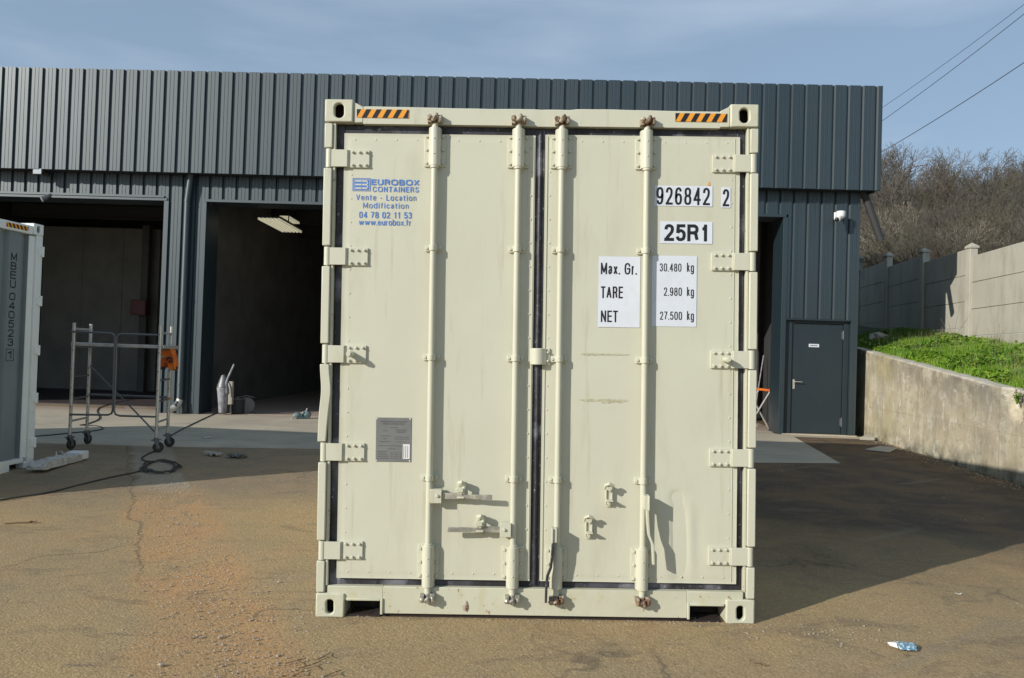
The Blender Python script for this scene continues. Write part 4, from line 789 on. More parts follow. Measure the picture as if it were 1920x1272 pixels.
def bar(x, par, top, bot, seed, cover_bot=True):
    R = random.Random(seed); ym = -.002; b = B()
    b.cyl((x, ym, .14), (x, ym, 2.76), .0172, 18)
    def cover(z0, z1, up):
        n = 12; V, Fc = [], []
        for z in ((z0, z1)):
            for j in range(n+1): a = math.pi*j/n; V.append((x-.036*math.cos(a), DY-.0-.058*math.sin(a)**.8, z))
        for j in range(n): Fc.append((j, j+1, n+2+j, n+1+j))
        Fc += [tuple(range(n+1)), tuple(range(n+1, 2*n+2))]; b.add(V, Fc)
        b.box(x-.060, x-.034, DY-.010, DY+.001, z0+(.045 if not up else .0), z1-(.045 if up else .0)); b.box(x+.034, x+.060, DY-.010, DY+.001, z0+(.045 if not up else .0), z1-(.045 if up else .0))
        for k in range(3):
            zz = z0+.02+k*.075 if up else z1-.02-k*.075
            for q in (-.047, .047): b.cyl((x+q, DY-.010, zz), (x+q, DY-.022, zz), .0085, 6)
        e = z0 if up else z1; b.cyl((x, ym, e-.012), (x, ym, e+.012), .024, 16)
        for k in (.3, .7): b.rivet(x, z0+(z1-z0)*k, DY-.058, .005)
    cover(2.525, 2.740, True); cover(.178, .405, False)
    for z in (2.064, 1.452, .780):
        b.box(x-.046, x+.046, DY-.012, DY+.001, z-.018, z+.018); n = 10; V, Fc = [], []
        for zz in (z-.016, z+.016):
            for j in range(n+1): a = math.pi*j/n; V.append((x-.026*math.cos(a), DY-.010-.047*math.sin(a), zz))
        for j in range(n): Fc.append((j, j+1, n+2+j, n+1+j))
        Fc += [tuple(range(n+1)), tuple(range(n+1, 2*n+2))]; b.add(V, Fc)
        for q in (-.036, .036): b.cyl((x+q, DY-.012, z), (x+q, DY-.024, z), .0085, 6)
    o = b.build('locking_bar', 'cream', par, bevel=.002)
    for zc, up in ((2.785, 1), (.120, -1)):
        c = B(); sg = 1 if up > 0 else -1
        c.cyl((x, -.002, zc-.040*sg), (x, -.006, zc+.012*sg), .016, 10, 0)
        c.box(x-.040, x-.016, -.030, .013, zc-.022, zc+.020); c.box(x+.016, x+.042, -.026, .013, zc-.016, zc+.024)
        c.box(x-.020, x+.020, -.012, .0125, zc-.030, zc-.012)
        c.ball((x-.028, -.034, zc+.006*sg), .017, 8, 0, (1,.8,1), .15); c.ball((x+.030, -.030, zc-.004), .016, 8, 0, (1,.8,1.2), .15)
        c.tube([(x-.012,-.03,zc-.012),(x+.004,-.045,zc+.004),(x+.014,-.035,zc+.026*sg)], [.012,.014,.009], 8)
        c.build('cam_keeper', 'rust' if (up > 0 or x > .05) else 'dull', o, bevel=.003)
    return o
bars = [bar(-.597, dL, 1, 1, 1), bar(-.127, dL, 1, 1, 2), bar(.116, dR, 1, 1, 3), bar(.593, dR, 1, 1, 4)]
# left leaf: two horizontal handles in their catches
def lever(x0, x1, z, par):
    s = 1 if x1 > x0 else -1; b = B(); a, c = sorted((x0-.012*s, x0+.050*s)); b.box(a, c, -.034, .012, z-.038, z+.038); b.cyl((x0+.026*s, -.034, z+.004), (x0+.026*s, -.044, z+.004), .009, 8)
    P = [(x0+.05*s, -.012, .017), (x0+.13*s, -.016, .017), (x0+.19*s, -.026, .010), (x0+.24*s, -.030, .013), (x1, -.034, .013)]; V, Fc = [], []
    for (x, y, h) in P: V += [(x, y-.006, z-h), (x, y-.006, z+h), (x, y+.006, z+h), (x, y+.006, z-h)]
    for i in range(len(P)-1):
        for q in range(4): Fc.append((4*i+q, 4*i+(q+1) % 4, 4*i+4+(q+1) % 4, 4*i+4+q))
    Fc += [(0,1,2,3), tuple(4*(len(P)-1)+q for q in range(4))]; b.add(V, Fc, 1)
    b.build('handle', ['cream','dull'], par, bevel=.002)
lever(-.575, -.245, .684, dL); lever(-.150, -.489, .503, dL)
def catch(x, z, par):
    b = B(); b.box(x-.020, x+.020, DY-.014, DY+.001, z-.055, z+.055); b.cyl((x, DY-.014, z-.042), (x, DY-.030, z-.042), .013, 8)
    b.tube([(x-.014,DY-.05,z+.052),(x+.004,DY-.06,z+.060),(x+.020,DY-.045,z+.040),(x+.014,DY-.05,z+.010),(x,DY-.066,z-.002)], [.010,.014,.013,.014,.010], 8); b.ball((x, DY-.045, z+.05), .022, 8, 0, (1,1,.9), .1)
    b.box(x-.018, x+.022, DY-.066, DY-.014, z-.030, z-.020); b.box(x-.026, x+.016, DY-.075, DY-.067, z+.005, z+.030)
    b.build('handle_catch', 'creamworn', par, bevel=.003)
catch(-.420, .704, dL); catch(-.312, .520, dL)
# right leaf: catches standing empty, handles swung outwards
def hookc(x, z, par):
    b = B(); b.prism([(x-.018,z-.055),(x-.012,z-.066),(x+.012,z-.066),(x+.018,z-.055),(x+.018,z+.03),(x-.018,z+.03)], DY-.012, DY+.001, 'y')
    b.box(x-.020, x-.012, DY-.022, DY-.012, z-.05, z+.03); b.box(x+.012, x+.020, DY-.022, DY-.012, z-.05, z+.03)
    b.cyl((x, DY-.010, z-.045), (x, DY-.028, z-.045), .011, 8); b.box(x-.018, x+.020, DY-.060, DY-.010, z-.030, z-.022)
    b.tube([(x-.028,DY-.045,z+.036),(x-.024,DY-.055,z+.060),(x-.004,DY-.06,z+.070),(x+.018,DY-.052,z+.058),(x+.020,DY-.04,z+.045)], [.006,.009,.010,.010,.006], 8); b.cyl((x, DY, z+.044), (x, DY-.055, z+.044), .015, 10)
    b.build('handle_catch', 'creamworn', par, bevel=.002)
hookc(.405, .697, dR); hookc(.295, .518, dR)
def outlever(x, z, par, s, rust, ln):
    b = B(); b.box(x-.014, x+.014, -.070, -.012, z-.038, z+.038); b.box(x+s*.012-.004, x+s*.012+.004, -.080, -.02, z-.040, z+.040)
    P = [(0,-.046,0,.024),(s*.004,-.048,.07,.022),(s*.010,-.050,.14,.014),(s*.030,-.054,.19,.016),(s*.034,-.056,.25,.015),(s*.036,-.058,ln,.014)]; V, Fc = [], []
    for (dx, y, dz, w) in P: xx = x+s*.006+dx; V += [(xx-.0065, y-w, z-.036-dz), (xx+.0065, y-w, z-.036-dz), (xx+.0065, y+w, z-.036-dz), (xx-.0065, y+w, z-.036-dz)]
    for i in range(len(P)-1):
        for q in range(4): Fc.append((4*i+q, 4*i+(q+1) % 4, 4*i+4+(q+1) % 4, 4*i+4+q))
    Fc += [(0,1,2,3), tuple(4*(len(P)-1)+q for q in range(4))]; b.add(V, Fc, 1)
    b.build('handle', ['cream', rust], par, bevel=.002)
outlever(.602, .672, dR, 1, 'creamworn', .30); outlever(.100, .486, dR, -1, 'rubber', .33)
# centre lug
b = B(); n = 8; V, Fc = [], []
for z in (1.419, 1.511):
    for j in range(n+1): t = j/n; V.append((-.046+.092*t, DY-.018-.030*math.sin(math.pi*min(1, t*1.05))**.7, z))
for j in range(n): Fc.append((j, j+1, n+2+j, n+1+j))
Fc += [tuple(range(n+1)), tuple(range(n+1, 2*n+2))]; b.add(V, Fc); b.box(.040, .066, DY-.012, DY+.001, 1.417, 1.512)
for z in (1.440, 1.488): b.cyl((.054, DY-.012, z), (.054, DY-.024, z), .008, 6)
b.build('centre_lug', 'cream', dR, bevel=.004)
# scuffs
def scuff(u0, u1, v, h, seed, par):
    R = random.Random(seed); x0, z = K(u0, v, DY); x1, _ = K(u1, v, DY); n = 40; V = []
    for i in range(n+1):
        t = i/n; x = x0+(x1-x0)*t; a = h*(.35+.65*abs(mnoise.noise(Vector((t*9, seed, 0))))*1.6)*min(1, t*8, (1-t)*8+.2); V += [(x, DY-.0016, z+a*.45), (x, DY-.0016, z-a*.6*(1+(.9 if seed == 2 and .45 < t < .92 else 0)))]
    b = B(); b.add(V, [(2*i, 2*i+1, 2*i+3, 2*i+2) for i in range(n)]); b.build('scuff_mark', 'scuff', par, smooth=False)
MT['scuff'] = mat('scuffed_paint', (.50,.485,.33), .6, 0, [(60,None,.42,.58,(.36,.35,.24),.9)])
scuff(1087, 1181, 664, .017, 1, dR); scuff(1085, 1178, 750, .022, 2, dR)
# ---- stickers and lettering ----
SY = DY-.0030
def sticker(nm, rect, y=SY):
    b = B(); x0, x1, z0, z1 = prect(*rect, DY); b.box(x0, x1, y, y+.0009, z0, z1, 0); return b
TY = SY-.0008
b = B()
for i in range(6):
    u0 = 1227+109*i/6; x0, x1, z0, z1 = prect(u0, 348.5+i*.25, u0+109/6-.25, 386.5+i*.25, DY); b.box(x0, x1, SY-.0001*(i % 2), SY+.0009, z0, z1)
for i, ch in enumerate('926842'): u = 1230.6+(1333.4-1230.6)*i/5.9; ptext(b, ch, u, 351.0+i*.27, u+13.4, 383.8+i*.27, TY, 1, .125)
b.build('sticker', ['white','ink'], dR, smooth=False)['label'] = 'serial number sticker reading 926842'
b = sticker('', (1351.6,351.6,1369.7,390)); ptext(b, '2', 1354.9, 354.9, 1367.3, 387.2, TY, 1, .125); b.build('sticker', ['white','ink'], dR, smooth=False)['label'] = 'check digit sticker reading 2'
b = sticker('', (1237.4,416,1335.5,457.3)); ptext(b, '25R1', 1245.2, 420.9, 1328.4, 452.6, TY, 1, .185, .09); b.build('sticker', ['white','ink'], dR, smooth=False)['label'] = 'size code sticker reading 25R1'
b = sticker('', (1121.7,481.6,1200,614.1))
for s_, r in (('Max. Gr.', (1126.6,493.2,1194,514.9)), ('TARE', (1126.6,537.4,1167.9,559.6)), ('NET', (1126.6,582.6,1158.3,604.3))): ptext(b, s_, *r, TY, 1, .13, .15)
b.build('sticker', ['white','ink'], dR, smooth=False)['label'] = 'weight sticker reading Max. Gr., TARE, NET'
b = sticker('', (1222,480.2,1306,612.7))
for s_, r in (('30.480', (1236.7,494.3,1277.6,509.5)), ('kg', (1288,493.2,1301,514.6)), ('2.980', (1244.6,539.3,1278.4,555)), ('kg', (1288,538.5,1301,560)), ('27.500', (1237.2,584.6,1278.6,600)), ('kg', (1288,583.6,1301,605))): ptext(b, s_, *r, TY, 1, .115, .16)
b.build('sticker', ['white','ink'], dR, smooth=False)['label'] = 'weight sticker reading 30.480 kg, 2.980 kg, 27.500 kg'
b = B()
b_ = (('EUROBOX',(696.4,336.8,786.3,347.9),.22,.14),('CONTAINERS',(698.6,350.5,785,360.6),.15,.24),('Vente - Location',(667.7,365.2,780.3,376.4),.12,.24),('Modification',(680.7,380.4,765.8,391.2),.12,.22),('04 78 02 11 53',(673.4,397.6,772,409.6),.15,.16),('www.eurobox.fr',(672.6,411.6,770.7,423),.13,.14))
for s_, r, o_, sp_ in b_: ptext(b, s_, *r, DY-.0022, 0, o_, sp_)
b.build('lettering', 'blue', dL, smooth=False)['label'] = 'blue company lettering with phone number and web address'; b = B()
x0, x1, z0, z1 = prect(661.2, 334.6, 694.8, 358.6, DY); w_, h_ = x1-x0, z1-z0
def lb(a, c, d, e, m=0, y=DY-.0022): b.box(x0+w_*a, x0+w_*c, y, y+.0008, z0+h_*d, z0+h_*e, m)
lb(0,1,0,.045); lb(0,1,.955,1); lb(0,.03,.045,.955); lb(.97,1,.045,.955); lb(.09,.91,.10,.90)
for d in (.16,.44,.72): lb(.15,.50,d,d+.12,1,DY-.0030)
for d in (.16,.44,.72): lb(.53,.82,d,d+.12,1,DY-.0030)
lb(.80,.86,.28,.44,1,DY-.0031); lb(.80,.86,.56,.72,1,DY-.0031)
b.build('emblem', ['blue','cream'], dL, smooth=False)['label'] = 'blue framed company emblem'
x0, x1, z0, z1 = prect(705, 783.5, 771, 866, DY); b = B(); b.box(x0, x1, DY-.003, DY-.0008, z0, z1); W_, H_ = x1-x0, z1-z0; py_ = DY-.0036
text(b, 'APPROVED FOR TRANSPORT', x0+.12*W_, x0+.88*W_, z1-.105*H_, z1-.075*H_, py_, 1, .16, .2); text(b, 'UNDER CUSTOMS SEAL', x0+.18*W_, x0+.82*W_, z1-.155*H_, z1-.125*H_, py_, 1, .16, .2)
for (a, c, d) in ((.4,.62,.22),(.55,.88,.265),(.57,.86,.295),(.2,.32,.29),(.60,.82,.325),(.14,.40,.41),(.54,.95,.43),(.2,.3,.47),(.54,.95,.475),(.1,.42,.54),(.58,.86,.54),(.06,.75,.635),(.35,.58,.70),(.06,.32,.76),(.06,.30,.80),(.06,.34,.84),(.06,.36,.88),(.06,.38,.92)):
    k = a
    while k < c: b.box(x0+k*W_, x0+min(c, k+.035)*W_, py_, py_+.0004, z1-(d+.014)*H_, z1-d*H_, 1); k += .045
for k in range(4): b.box(x0+.44*W_, x0+.72*W_, py_, py_+.0004, z1-(.79+.045*k+.004)*H_, z1-(.79+.045*k)*H_, 1)
for k in (.44,.58,.716): b.box(x0+k*W_, x0+(k+.006)*W_, py_, py_+.0003, z1-.925*H_, z1-.79*H_, 1)
b.box(x0+.77*W_, x0+.965*W_, py_-.0008, py_-.0002, z1-.93*H_, z1-.60*H_, 2)
for k in range(3): b.box(x0+(.79+.055*k)*W_, x0+(.81+.055*k)*W_, py_-.0012, py_-.0009, z1-.91*H_, z1-.63*H_, 3)
for a in (.025,.965):
    for c in (.02,.975): b.rivet(x0+a*W_, z0+c*H_, DY-.003, .0045, 2)
b.build('data_plate', ['plate','plateink','whitecam','plate'], dL, smooth=False)
b = B(); u, v = 1329, 345; xx, zz = K(u, v, DY); b.prism([(xx-.006,zz-.010),(xx+.006,zz-.010),(xx+.004,zz+.006),(xx+.001,zz+.012),(xx-.003,zz+.006)], SY, SY+.001, 'y'); b.build('orange_mark', 'orange', dR, smooth=False)
# ---------------- second container, left edge ----------------
LC0 = np.array([-5.90, 3.60, -.085]); LR = rad(84)
c2 = thing('shipping_container', 'off-white shipping container at the left edge with black vertical lettering on its shaded end', 'container', LC0, LR)
def lc(u, v, yl=0.):
    nrm = [math.cos(LR+math.pi/2), math.sin(LR+math.pi/2), 0]; P0 = LC0+np.array(nrm)*yl; X = pl(u, v, P0, nrm)-LC0
    return X[0]*math.cos(LR)+X[1]*math.sin(LR), X[2]
b = B(); b.box(-HW+.012, -HW+.05, .17, LN-.01, .10, 2.80); b.box(HW-.05, HW-.012, .17, LN-.01, .10, 2.80); b.box(-HW+.051, HW-.051, .17, LN-.01, 2.72, 2.865); b.box(-HW+.051, HW-.051, .17, LN-.01, .10, .16); b.box(-HW+.051, HW-.051, LN-.06, LN-.011, .161, 2.719)
b.box(-HW+.004, -HW+.09, .185, LN-.19, 2.801, 2.87); b.box(HW-.09, HW-.004, .185, LN-.19, 2.801, 2.87); b.box(-HW+.004, -HW+.09, .185, LN-.19, .03, .099); b.box(HW-.09, HW-.004, .185, LN-.19, .03, .099)
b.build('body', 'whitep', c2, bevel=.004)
for s in (-1, 1):
    a, c = sorted((s*HW, s*1.059)); casting(c2, a, c, 0, .178, 2.768, HT, s*1.138, 2.832, .027, .042, 'whitep'); casting(c2, a, c, 0, .178, 0, .131, s*1.140, .062, .021, .040, 'whitep')
    b = B(); a, c = sorted((s*1.12, s*1.219)); b.box(a, c, .005, .16, .132, 2.767); a, c = sorted((s*1.03, s*1.119)); b.box(a, c, .03, .14, .172, 2.75); po = b.build('corner_post', 'whitep', c2, bevel=.006)
    for z in (2.58, 2.0, 1.42, .86, .34): b = B(); b.cyl((s*1.206, -.004, z-.06), (s*1.206, -.004, z+.06), .020, 10); a, c = sorted((s*1.14, s*1.2)); b.box(a, c, -.006, .005, z-.045, z+.045); b.build('hinge', 'whitep', po, bevel=.002)
b = B(); b.box(-1.058, 1.058, .012, .14, 2.762, 2.862); h2 = b.build('header', 'whitep', c2, bevel=.006)
b = B(); b.box(-.846, .846, .012, .15, .022, .171); b.box(-1.06, -.8465, .012, .15, .12, .171); b.box(.8465, 1.06, .012, .15, .12, .171); b.box(-1.06,-.8465,.012,.15,.0,.03); b.box(.8465,1.06,.012,.15,.0,.03); sl2 = b.build('sill', 'whitep', c2, bevel=.003)
b = B(); b.box(.85, 1.055, .10, .105, .031, .119); b.build('pocket_inside', 'hole', sl2)
x0, x1 = lc(14, 412)[0], lc(55, 424)[0]; zc_ = 2.815; b = B(); b.box(x0, x1, .0085, .0105, zc_-.024, zc_+.024); k = x0-.03
while k < x1:
    P = [(k, zc_+.024), (k+.028, zc_+.024), (k+.054, zc_-.024), (k+.026, zc_-.024)]; P = [(min(max(a, x0), x1), c) for a, c in P]
    if P[1][0]-P[0][0] > .002 or P[2][0]-P[3][0] > .002: b.prism(P, .0075, .0084, 'y', 1)
    k += .058
b.build('hazard_strip', ['orange','ink'], h2, smooth=False)
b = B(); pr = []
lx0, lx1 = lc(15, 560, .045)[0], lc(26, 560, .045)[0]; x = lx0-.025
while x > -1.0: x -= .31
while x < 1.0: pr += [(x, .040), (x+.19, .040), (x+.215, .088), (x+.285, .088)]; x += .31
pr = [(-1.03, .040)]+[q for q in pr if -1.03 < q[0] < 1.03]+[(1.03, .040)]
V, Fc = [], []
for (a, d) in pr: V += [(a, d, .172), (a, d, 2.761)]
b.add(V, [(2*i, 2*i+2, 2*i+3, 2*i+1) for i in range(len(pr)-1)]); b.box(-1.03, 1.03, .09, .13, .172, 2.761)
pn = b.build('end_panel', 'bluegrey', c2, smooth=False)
lx0, lx1 = lc(15, 560, .045)[0], lc(26, 560, .045)[0]; b = B(); chars = 'MBEU 040523'; v = 474.
for ch in chars+' 1':
    if ch == ' ': v += 6; continue
    za = lc(21, v, .045)[1]; zb2 = lc(21, v+14.5, .045)[1]; text(b, ch, lx0+.012, lx1+.012, zb2, za, .0385, 0, .15); v += 17.2
zc2 = lc(17, v-20, .045)[1]; zd2 = lc(17, v+1, .045)[1]
for (a, c, d, e) in ((lx0-.015, lx0-.010, zd2, zc2), (lx1+.010, lx1+.015, zd2, zc2), (lx0-.015, lx1+.015, zc2, zc2+.005), (lx0-.015, lx1+.015, zd2-.005, zd2)): b.box(a+.012, c+.012, .0378, .0388, d, e)
b.build('lettering', 'ink', pn, smooth=False)

# ---------------- scaffold ----------------
YA, YB = 6.08, 6.66
pf = lambda u, v: tuple(py(u, v, YA)); pb = lambda u, v: tuple(py(u, v, YB))
z_ = lambda q: (120+q[0]/4.709, 590+q[1]/4.709)
so_ = (-5.45, 6.37, 0.); sc = thing('scaffold_tower', 'small aluminium scaffold tower on four black castors in front of the left bay', 'scaffold', so_)
SF = {'fl': ((90,70),(52,1100),(66,1165),pf), 'fr': ((847,98),(818,1115),(838,1175),pf), 'bl': ((240,80),(200,1060),(207,1122),pb), 'br': ((952,102),(912,1070),(930,1125),pb)}
pos = {}
for k, (t_, bo_, wc, fn) in SF.items():
    T_, Bo, Wc = Vector(fn(*z_(t_))), Vector(fn(*z_(bo_))), Vector(fn(*z_(wc))); Bo.x = T_.x = (T_.x+Bo.x)/2; T_.z = (1.70); pos[k] = (T_.x, T_.y)
    b = B(); b.cyl((T_.x,T_.y,.20), (T_.x,T_.y,1.70), .021, 14); up = b.build('upright', 'alu', sc, origin=so_)
    b = B()
    for q in range(6): z = .33+.25*q; b.cyl((T_.x,T_.y-.0225,z), (T_.x,T_.y-.018,z), .008, 8)
    b.build('spigot_hole', 'hole', up, origin=so_)
    w = B(); ang = {'fl': 1.35, 'fr': .35, 'bl': 1.45, 'br': .3}[k]; ax = Vector((-math.sin(ang), math.cos(ang), 0)); dv = Vector((math.cos(ang), math.sin(ang), 0)); C_ = Vector((T_.x, T_.y, .072))+dv*.03
    w.cyl(C_-ax*.018, C_+ax*.018, .070, 20); wo_ = w.build('wheel', 'tyre', sc, bevel=.008, origin=so_); w = B(); w.cyl(C_-ax*.020, C_+ax*.020, .024, 14); w.build('wheel_hub', 'alud', wo_, origin=so_)
    w = B()
    for s in (-1, 1): P = C_+ax*(.026*s); Q = Vector((T_.x,T_.y,.165))+ax*(.026*s); w.add([tuple(P-dv*.014-ax*.002), tuple(P+dv*.014-ax*.002), tuple(Q+dv*.035-ax*.002), tuple(Q-dv*.035-ax*.002), tuple(P-dv*.014+ax*.002), tuple(P+dv*.014+ax*.002), tuple(Q+dv*.035+ax*.002), tuple(Q-dv*.035+ax*.002)], [(0,1,2,3),(7,6,5,4),(0,4,5,1),(1,5,6,2),(2,6,7,3),(3,7,4,0)])
    w.cyl((T_.x,T_.y,.163),(T_.x,T_.y,.20),.028,12); w.cyl((T_.x-.05,T_.y-.03,.165),(T_.x+.05,T_.y+.03,.172),.010,8); w.build('castor_fork', 'alud', sc, origin=so_)
def tb(name, pts, r=.015, m='alud', n=10): b = B(); b.tube(pts, r, n); return b.build(name, m, sc, origin=so_)
def X3(k, z): return (pos[k][0], pos[k][1], z)
for (f_, r_, zs) in (('fl','bl',(1.62,.98,.68,.38)), ('fr','br',(1.60,1.28,.96,.68,.40,.30))):
    for z in zs: tb('rung', [X3(f_, z), X3(r_, z)], .014, 'alu' if z > 1.2 or z < .45 else 'alud')
def F_(q): P = pf(*z_(q)); return (P[0], YA-.03, P[2])
tb('guard_frame', [F_((78,150)),F_((235,158)),F_((415,165)),F_((448,174)),F_((461,200)),F_((455,400)),(F_((448,640))),F_((441,840)),F_((430,872)),F_((400,885)),F_((60,882))], .0135)
tb('guard_frame', [F_((838,182)),F_((670,176)),F_((515,172)),F_((486,182)),F_((474,208)),F_((470,420)),F_((462,640)),F_((452,850)),F_((466,880)),F_((500,893)),F_((812,902))], .0135)
b = B(); L_ = pf(*z_((45,252)))[0]; zt2 = (pf(*z_((440,272))))[2]; b.box(L_, pos['fr'][0]+.03, YA+.05, YB-.03, zt2-.025, zt2+.02); b.box(L_, L_+.05, YA+.04, YB-.02, zt2-.03, zt2+.025); b.build('platform', 'alu', sc, bevel=.006, origin=so_)
for q in (('fl','bl'),('fr','br')): tb('platform_hook', [(pos[q[0]][0], YA+.02, zt2-.035), (pos[q[0]][0], YB-.02, zt2-.035)], .014)
zb3 = pb(*z_((200,628)))[2]; tb('rear_beam', [X3('bl', .705), X3('br', .700)], .017)
tb('diagonal_brace', [X3('bl', 1.12), (.5*(pos['bl'][0]+pos['fr'][0]), .5*(YA+YB)+.06, .66), (pos['fr'][0]-.02, YA+.02, .26)], .011)
b = B(); q_ = pos['fr'][0]; b.box(q_-.13, q_-.06, YB-.022, YB-.018, .675, .70); b.build('yellow_tag', 'orange', sc, origin=so_)
# orange jacket hung on the tower's end
def jacket():
    z5 = lambda q: (280+q[0]/7.95, 640+q[1]/7.95); out = [(262,110),(300,98),(335,108),(362,160),(385,240),(402,330),(408,400),(400,425),(350,430),(330,410),(318,360),(300,318),(272,322),(252,350),(240,392),(165,398),(160,300),(168,200),(205,140)]
    P = [py(*z5(q), 6.40) for q in out]; b = B(); cxm = sum(p[0] for p in P)/len(P); n = len(P); V = []; 
    lay = [(6.33,.93,0),(6.31,1.,.01),(6.36,1.06,0),(6.42,1.05,-.01),(6.47,.97,0),(6.50,.86,0)]
    for (y, k, dz) in lay:
        for i, p in enumerate(P): x = cxm+(p[0]-cxm)*k; V.append((x+.006*mnoise.noise(Vector((i*1.3, y*20, 0))), y+.018*mnoise.noise(Vector((i*.9, y*9, 4))), p[2]+dz))
    Fc = []
    for l in range(len(lay)-1):
        for i in range(n): Fc.append((l*n+i, l*n+(i+1) % n, (l+1)*n+(i+1) % n, (l+1)*n+i))
    Fc += [tuple(range(n)), tuple(range((len(lay)-1)*n, len(lay)*n))]; b.add(V, Fc)
    o0 = (cxm, 6.40, P[8][2]); t = thing('work_jacket', 'orange work jacket with black trim draped over the right end of the scaffold', 'jacket', o0); b.build('cloth', 'fabric', t, bevel=.012, origin=o0)
    b = B(); q = [py(*z5(a), 6.29) for a in ((262,290),(275,250),(300,240),(330,262),(335,300),(290,312))]; b.tube([tuple(a) for a in q], .014, 8); b.build('black_trim', 'tyre', t, origin=o0); b = B(); c = [py(*z5(a), 6.30) for a in ((165,405),(238,400))]; b.tube([tuple(a) for a in c], .02, 8); b.build('black_trim', 'tyre', t, origin=o0); b = B(); c = [py(*z5(a), 6.38) for a in ((352,418),(412,396))]; b.tube([tuple(a) for a in c], .022, 8)
    b.build('black_trim', 'tyre', t, origin=o0)
jacket()
# ---------------- cables ----------------
def cable(pix, lab, r=.008, loops=None):
    P = [Vector(gz(u, v)) for u, v in pix]; out = []
    n = len(P)
    for i in range(n-1):
        a, b_, c, d = P[max(i-1,0)], P[i], P[i+1], P[min(i+2,n-1)]
        for k in range(6):
            t = k/6; q = .5*((2*b_)+(-a+c)*t+(2*a-5*b_+4*c-d)*t*t+(-a+3*b_-3*c+d)*t**3); out.append(q)
    out.append(P[-1]); out = [(q.x, q.y, gnd(q.x, q.y)+r+.004+(.012 if loops and 40 < i < 190 and i % 7 < 3 else 0)) for i, q in enumerate(out)]
    b = B(); b.tube(out, r, 7); o0 = out[0]; return tag(b.build('cable', 'cable', origin=o0), lab, 'cable'), o0
def put(t): t[0].location = t[1]; return t[0]
coil = [(-20,928),(40,921),(95,914),(150,903),(205,892),(262,882)]
for k in range(26): a = -2.6+k*.78; coil.append((300+34*math.cos(a)*(1-.25*math.sin(k*1.7)), 877+9.5*math.sin(a)*(1-.2*math.cos(k*2.3))-.1*k))
coil += [(283,868),(266,862),(272,856),(290,848)]
put(cable(coil, 'black cable crossing the ground into a loose coil before the scaffold', .009, True))
put(cable([(66,820),(100,817),(150,812),(186,808),(193,804),(180,800),(150,799),(165,796),(186,786),(182,772),(190,764),(215,757),(245,751),(262,747)], 'thin black cable curling behind the scaffold into the left bay', .009))
put(cable([(318,820),(335,810),(360,797),(385,785),(405,776),(416,771)], 'short black cable running from the scaffold to the vacuum', .009))
# ---------------- timber offcut beside the left container ----------------
P0, P1 = Vector(gz(66,882)), Vector(gz(150,861)); d = (P1-P0); ln = d.length; a = math.atan2(d.y, d.x)
t = thing('timber_offcut', 'splintered whitewashed timber beam lying beside the left container', 'timber', P0, a); b = B(); n = 26; V, Fc = [], []
for i in range(n+1):
    s = i/n; w = .10+.02*mnoise.noise(Vector((s*7,1,0)))-.05*(s > .6)*abs(mnoise.noise(Vector((s*22,3,0)))); h = .085+.02*mnoise.noise(Vector((s*9,5,0)))+(.03*mnoise.noise(Vector((s*30,8,0))) if s > .55 else 0)-.05*max(0, .12-s)/.12
    V += [(s*ln*.86, -w, .004), (s*ln*.86, -w*.95, h), (s*ln*.86, w*.95, h*.96+.004), (s*ln*.86, w, .004)]
for i in range(n):
    for q in range(4): Fc.append((4*i+q, 4*i+(q+1) % 4, 4*i+4+(q+1) % 4, 4*i+4+q))
Fc += [(0,1,2,3), tuple(4*n+q for q in range(4))]; b.add(V, Fc); o = b.build('beam', 'wood', t)
b = B(); b.box(ln*.84, ln*1.03, -.095, .095, .006, .105); b.build('end_block', 'whitep', t, bevel=.012)
for k, (x, y, z, r) in enumerate(((.52,.03,.10,.5),(.60,-.04,.09,-.3),(.66,.02,.10,.9))):
    b = B(); b.tube([(ln*x,y,.07),(ln*x+.03*math.cos(r*3),y+.02,z+.035),(ln*x+.08*math.cos(r*3),y+.02*r,z+.05)],[.012,.008,.003],5); b.build('splinter', 'wood', t)
# ---------------- small litter ----------------
def glove(px_, label, mt, rz, seed):
    R = random.Random(seed); P = gz(*px_); t = thing('work_glove', label, 'glove', (P[0],P[1],.004), rz); b = B(); b.ball((0,0,.026),.055,12,0,(1.15,.85,.5),.06); b.tube([(-.04,0,.024),(-.085,.0,.022),(-.115,.005,.018)],[.036,.034,.04],10)
    for k in range(4): y = -.042+.028*k; b.tube([(.03,y*.8,.028),(.075,y*1.15,.040-.004*k),(.115,y*1.3,.022),(.135-.012*abs(k-1),y*1.35,.012)],[.015,.014,.013,.008],7)
    b.tube([(-.005,-.035,.024),(.03,-.075,.022),(.055,-.088,.015)],[.017,.014,.009],7); b.build('glove', mt, t)
    g = t.children[0]; return t
glove((399,855), 'crumpled pale leather work glove lying on the apron', 'tan', -.35, 1); glove((444,859), 'dark soiled work glove lying right of the pale glove', 'darkglove', .15, 2)
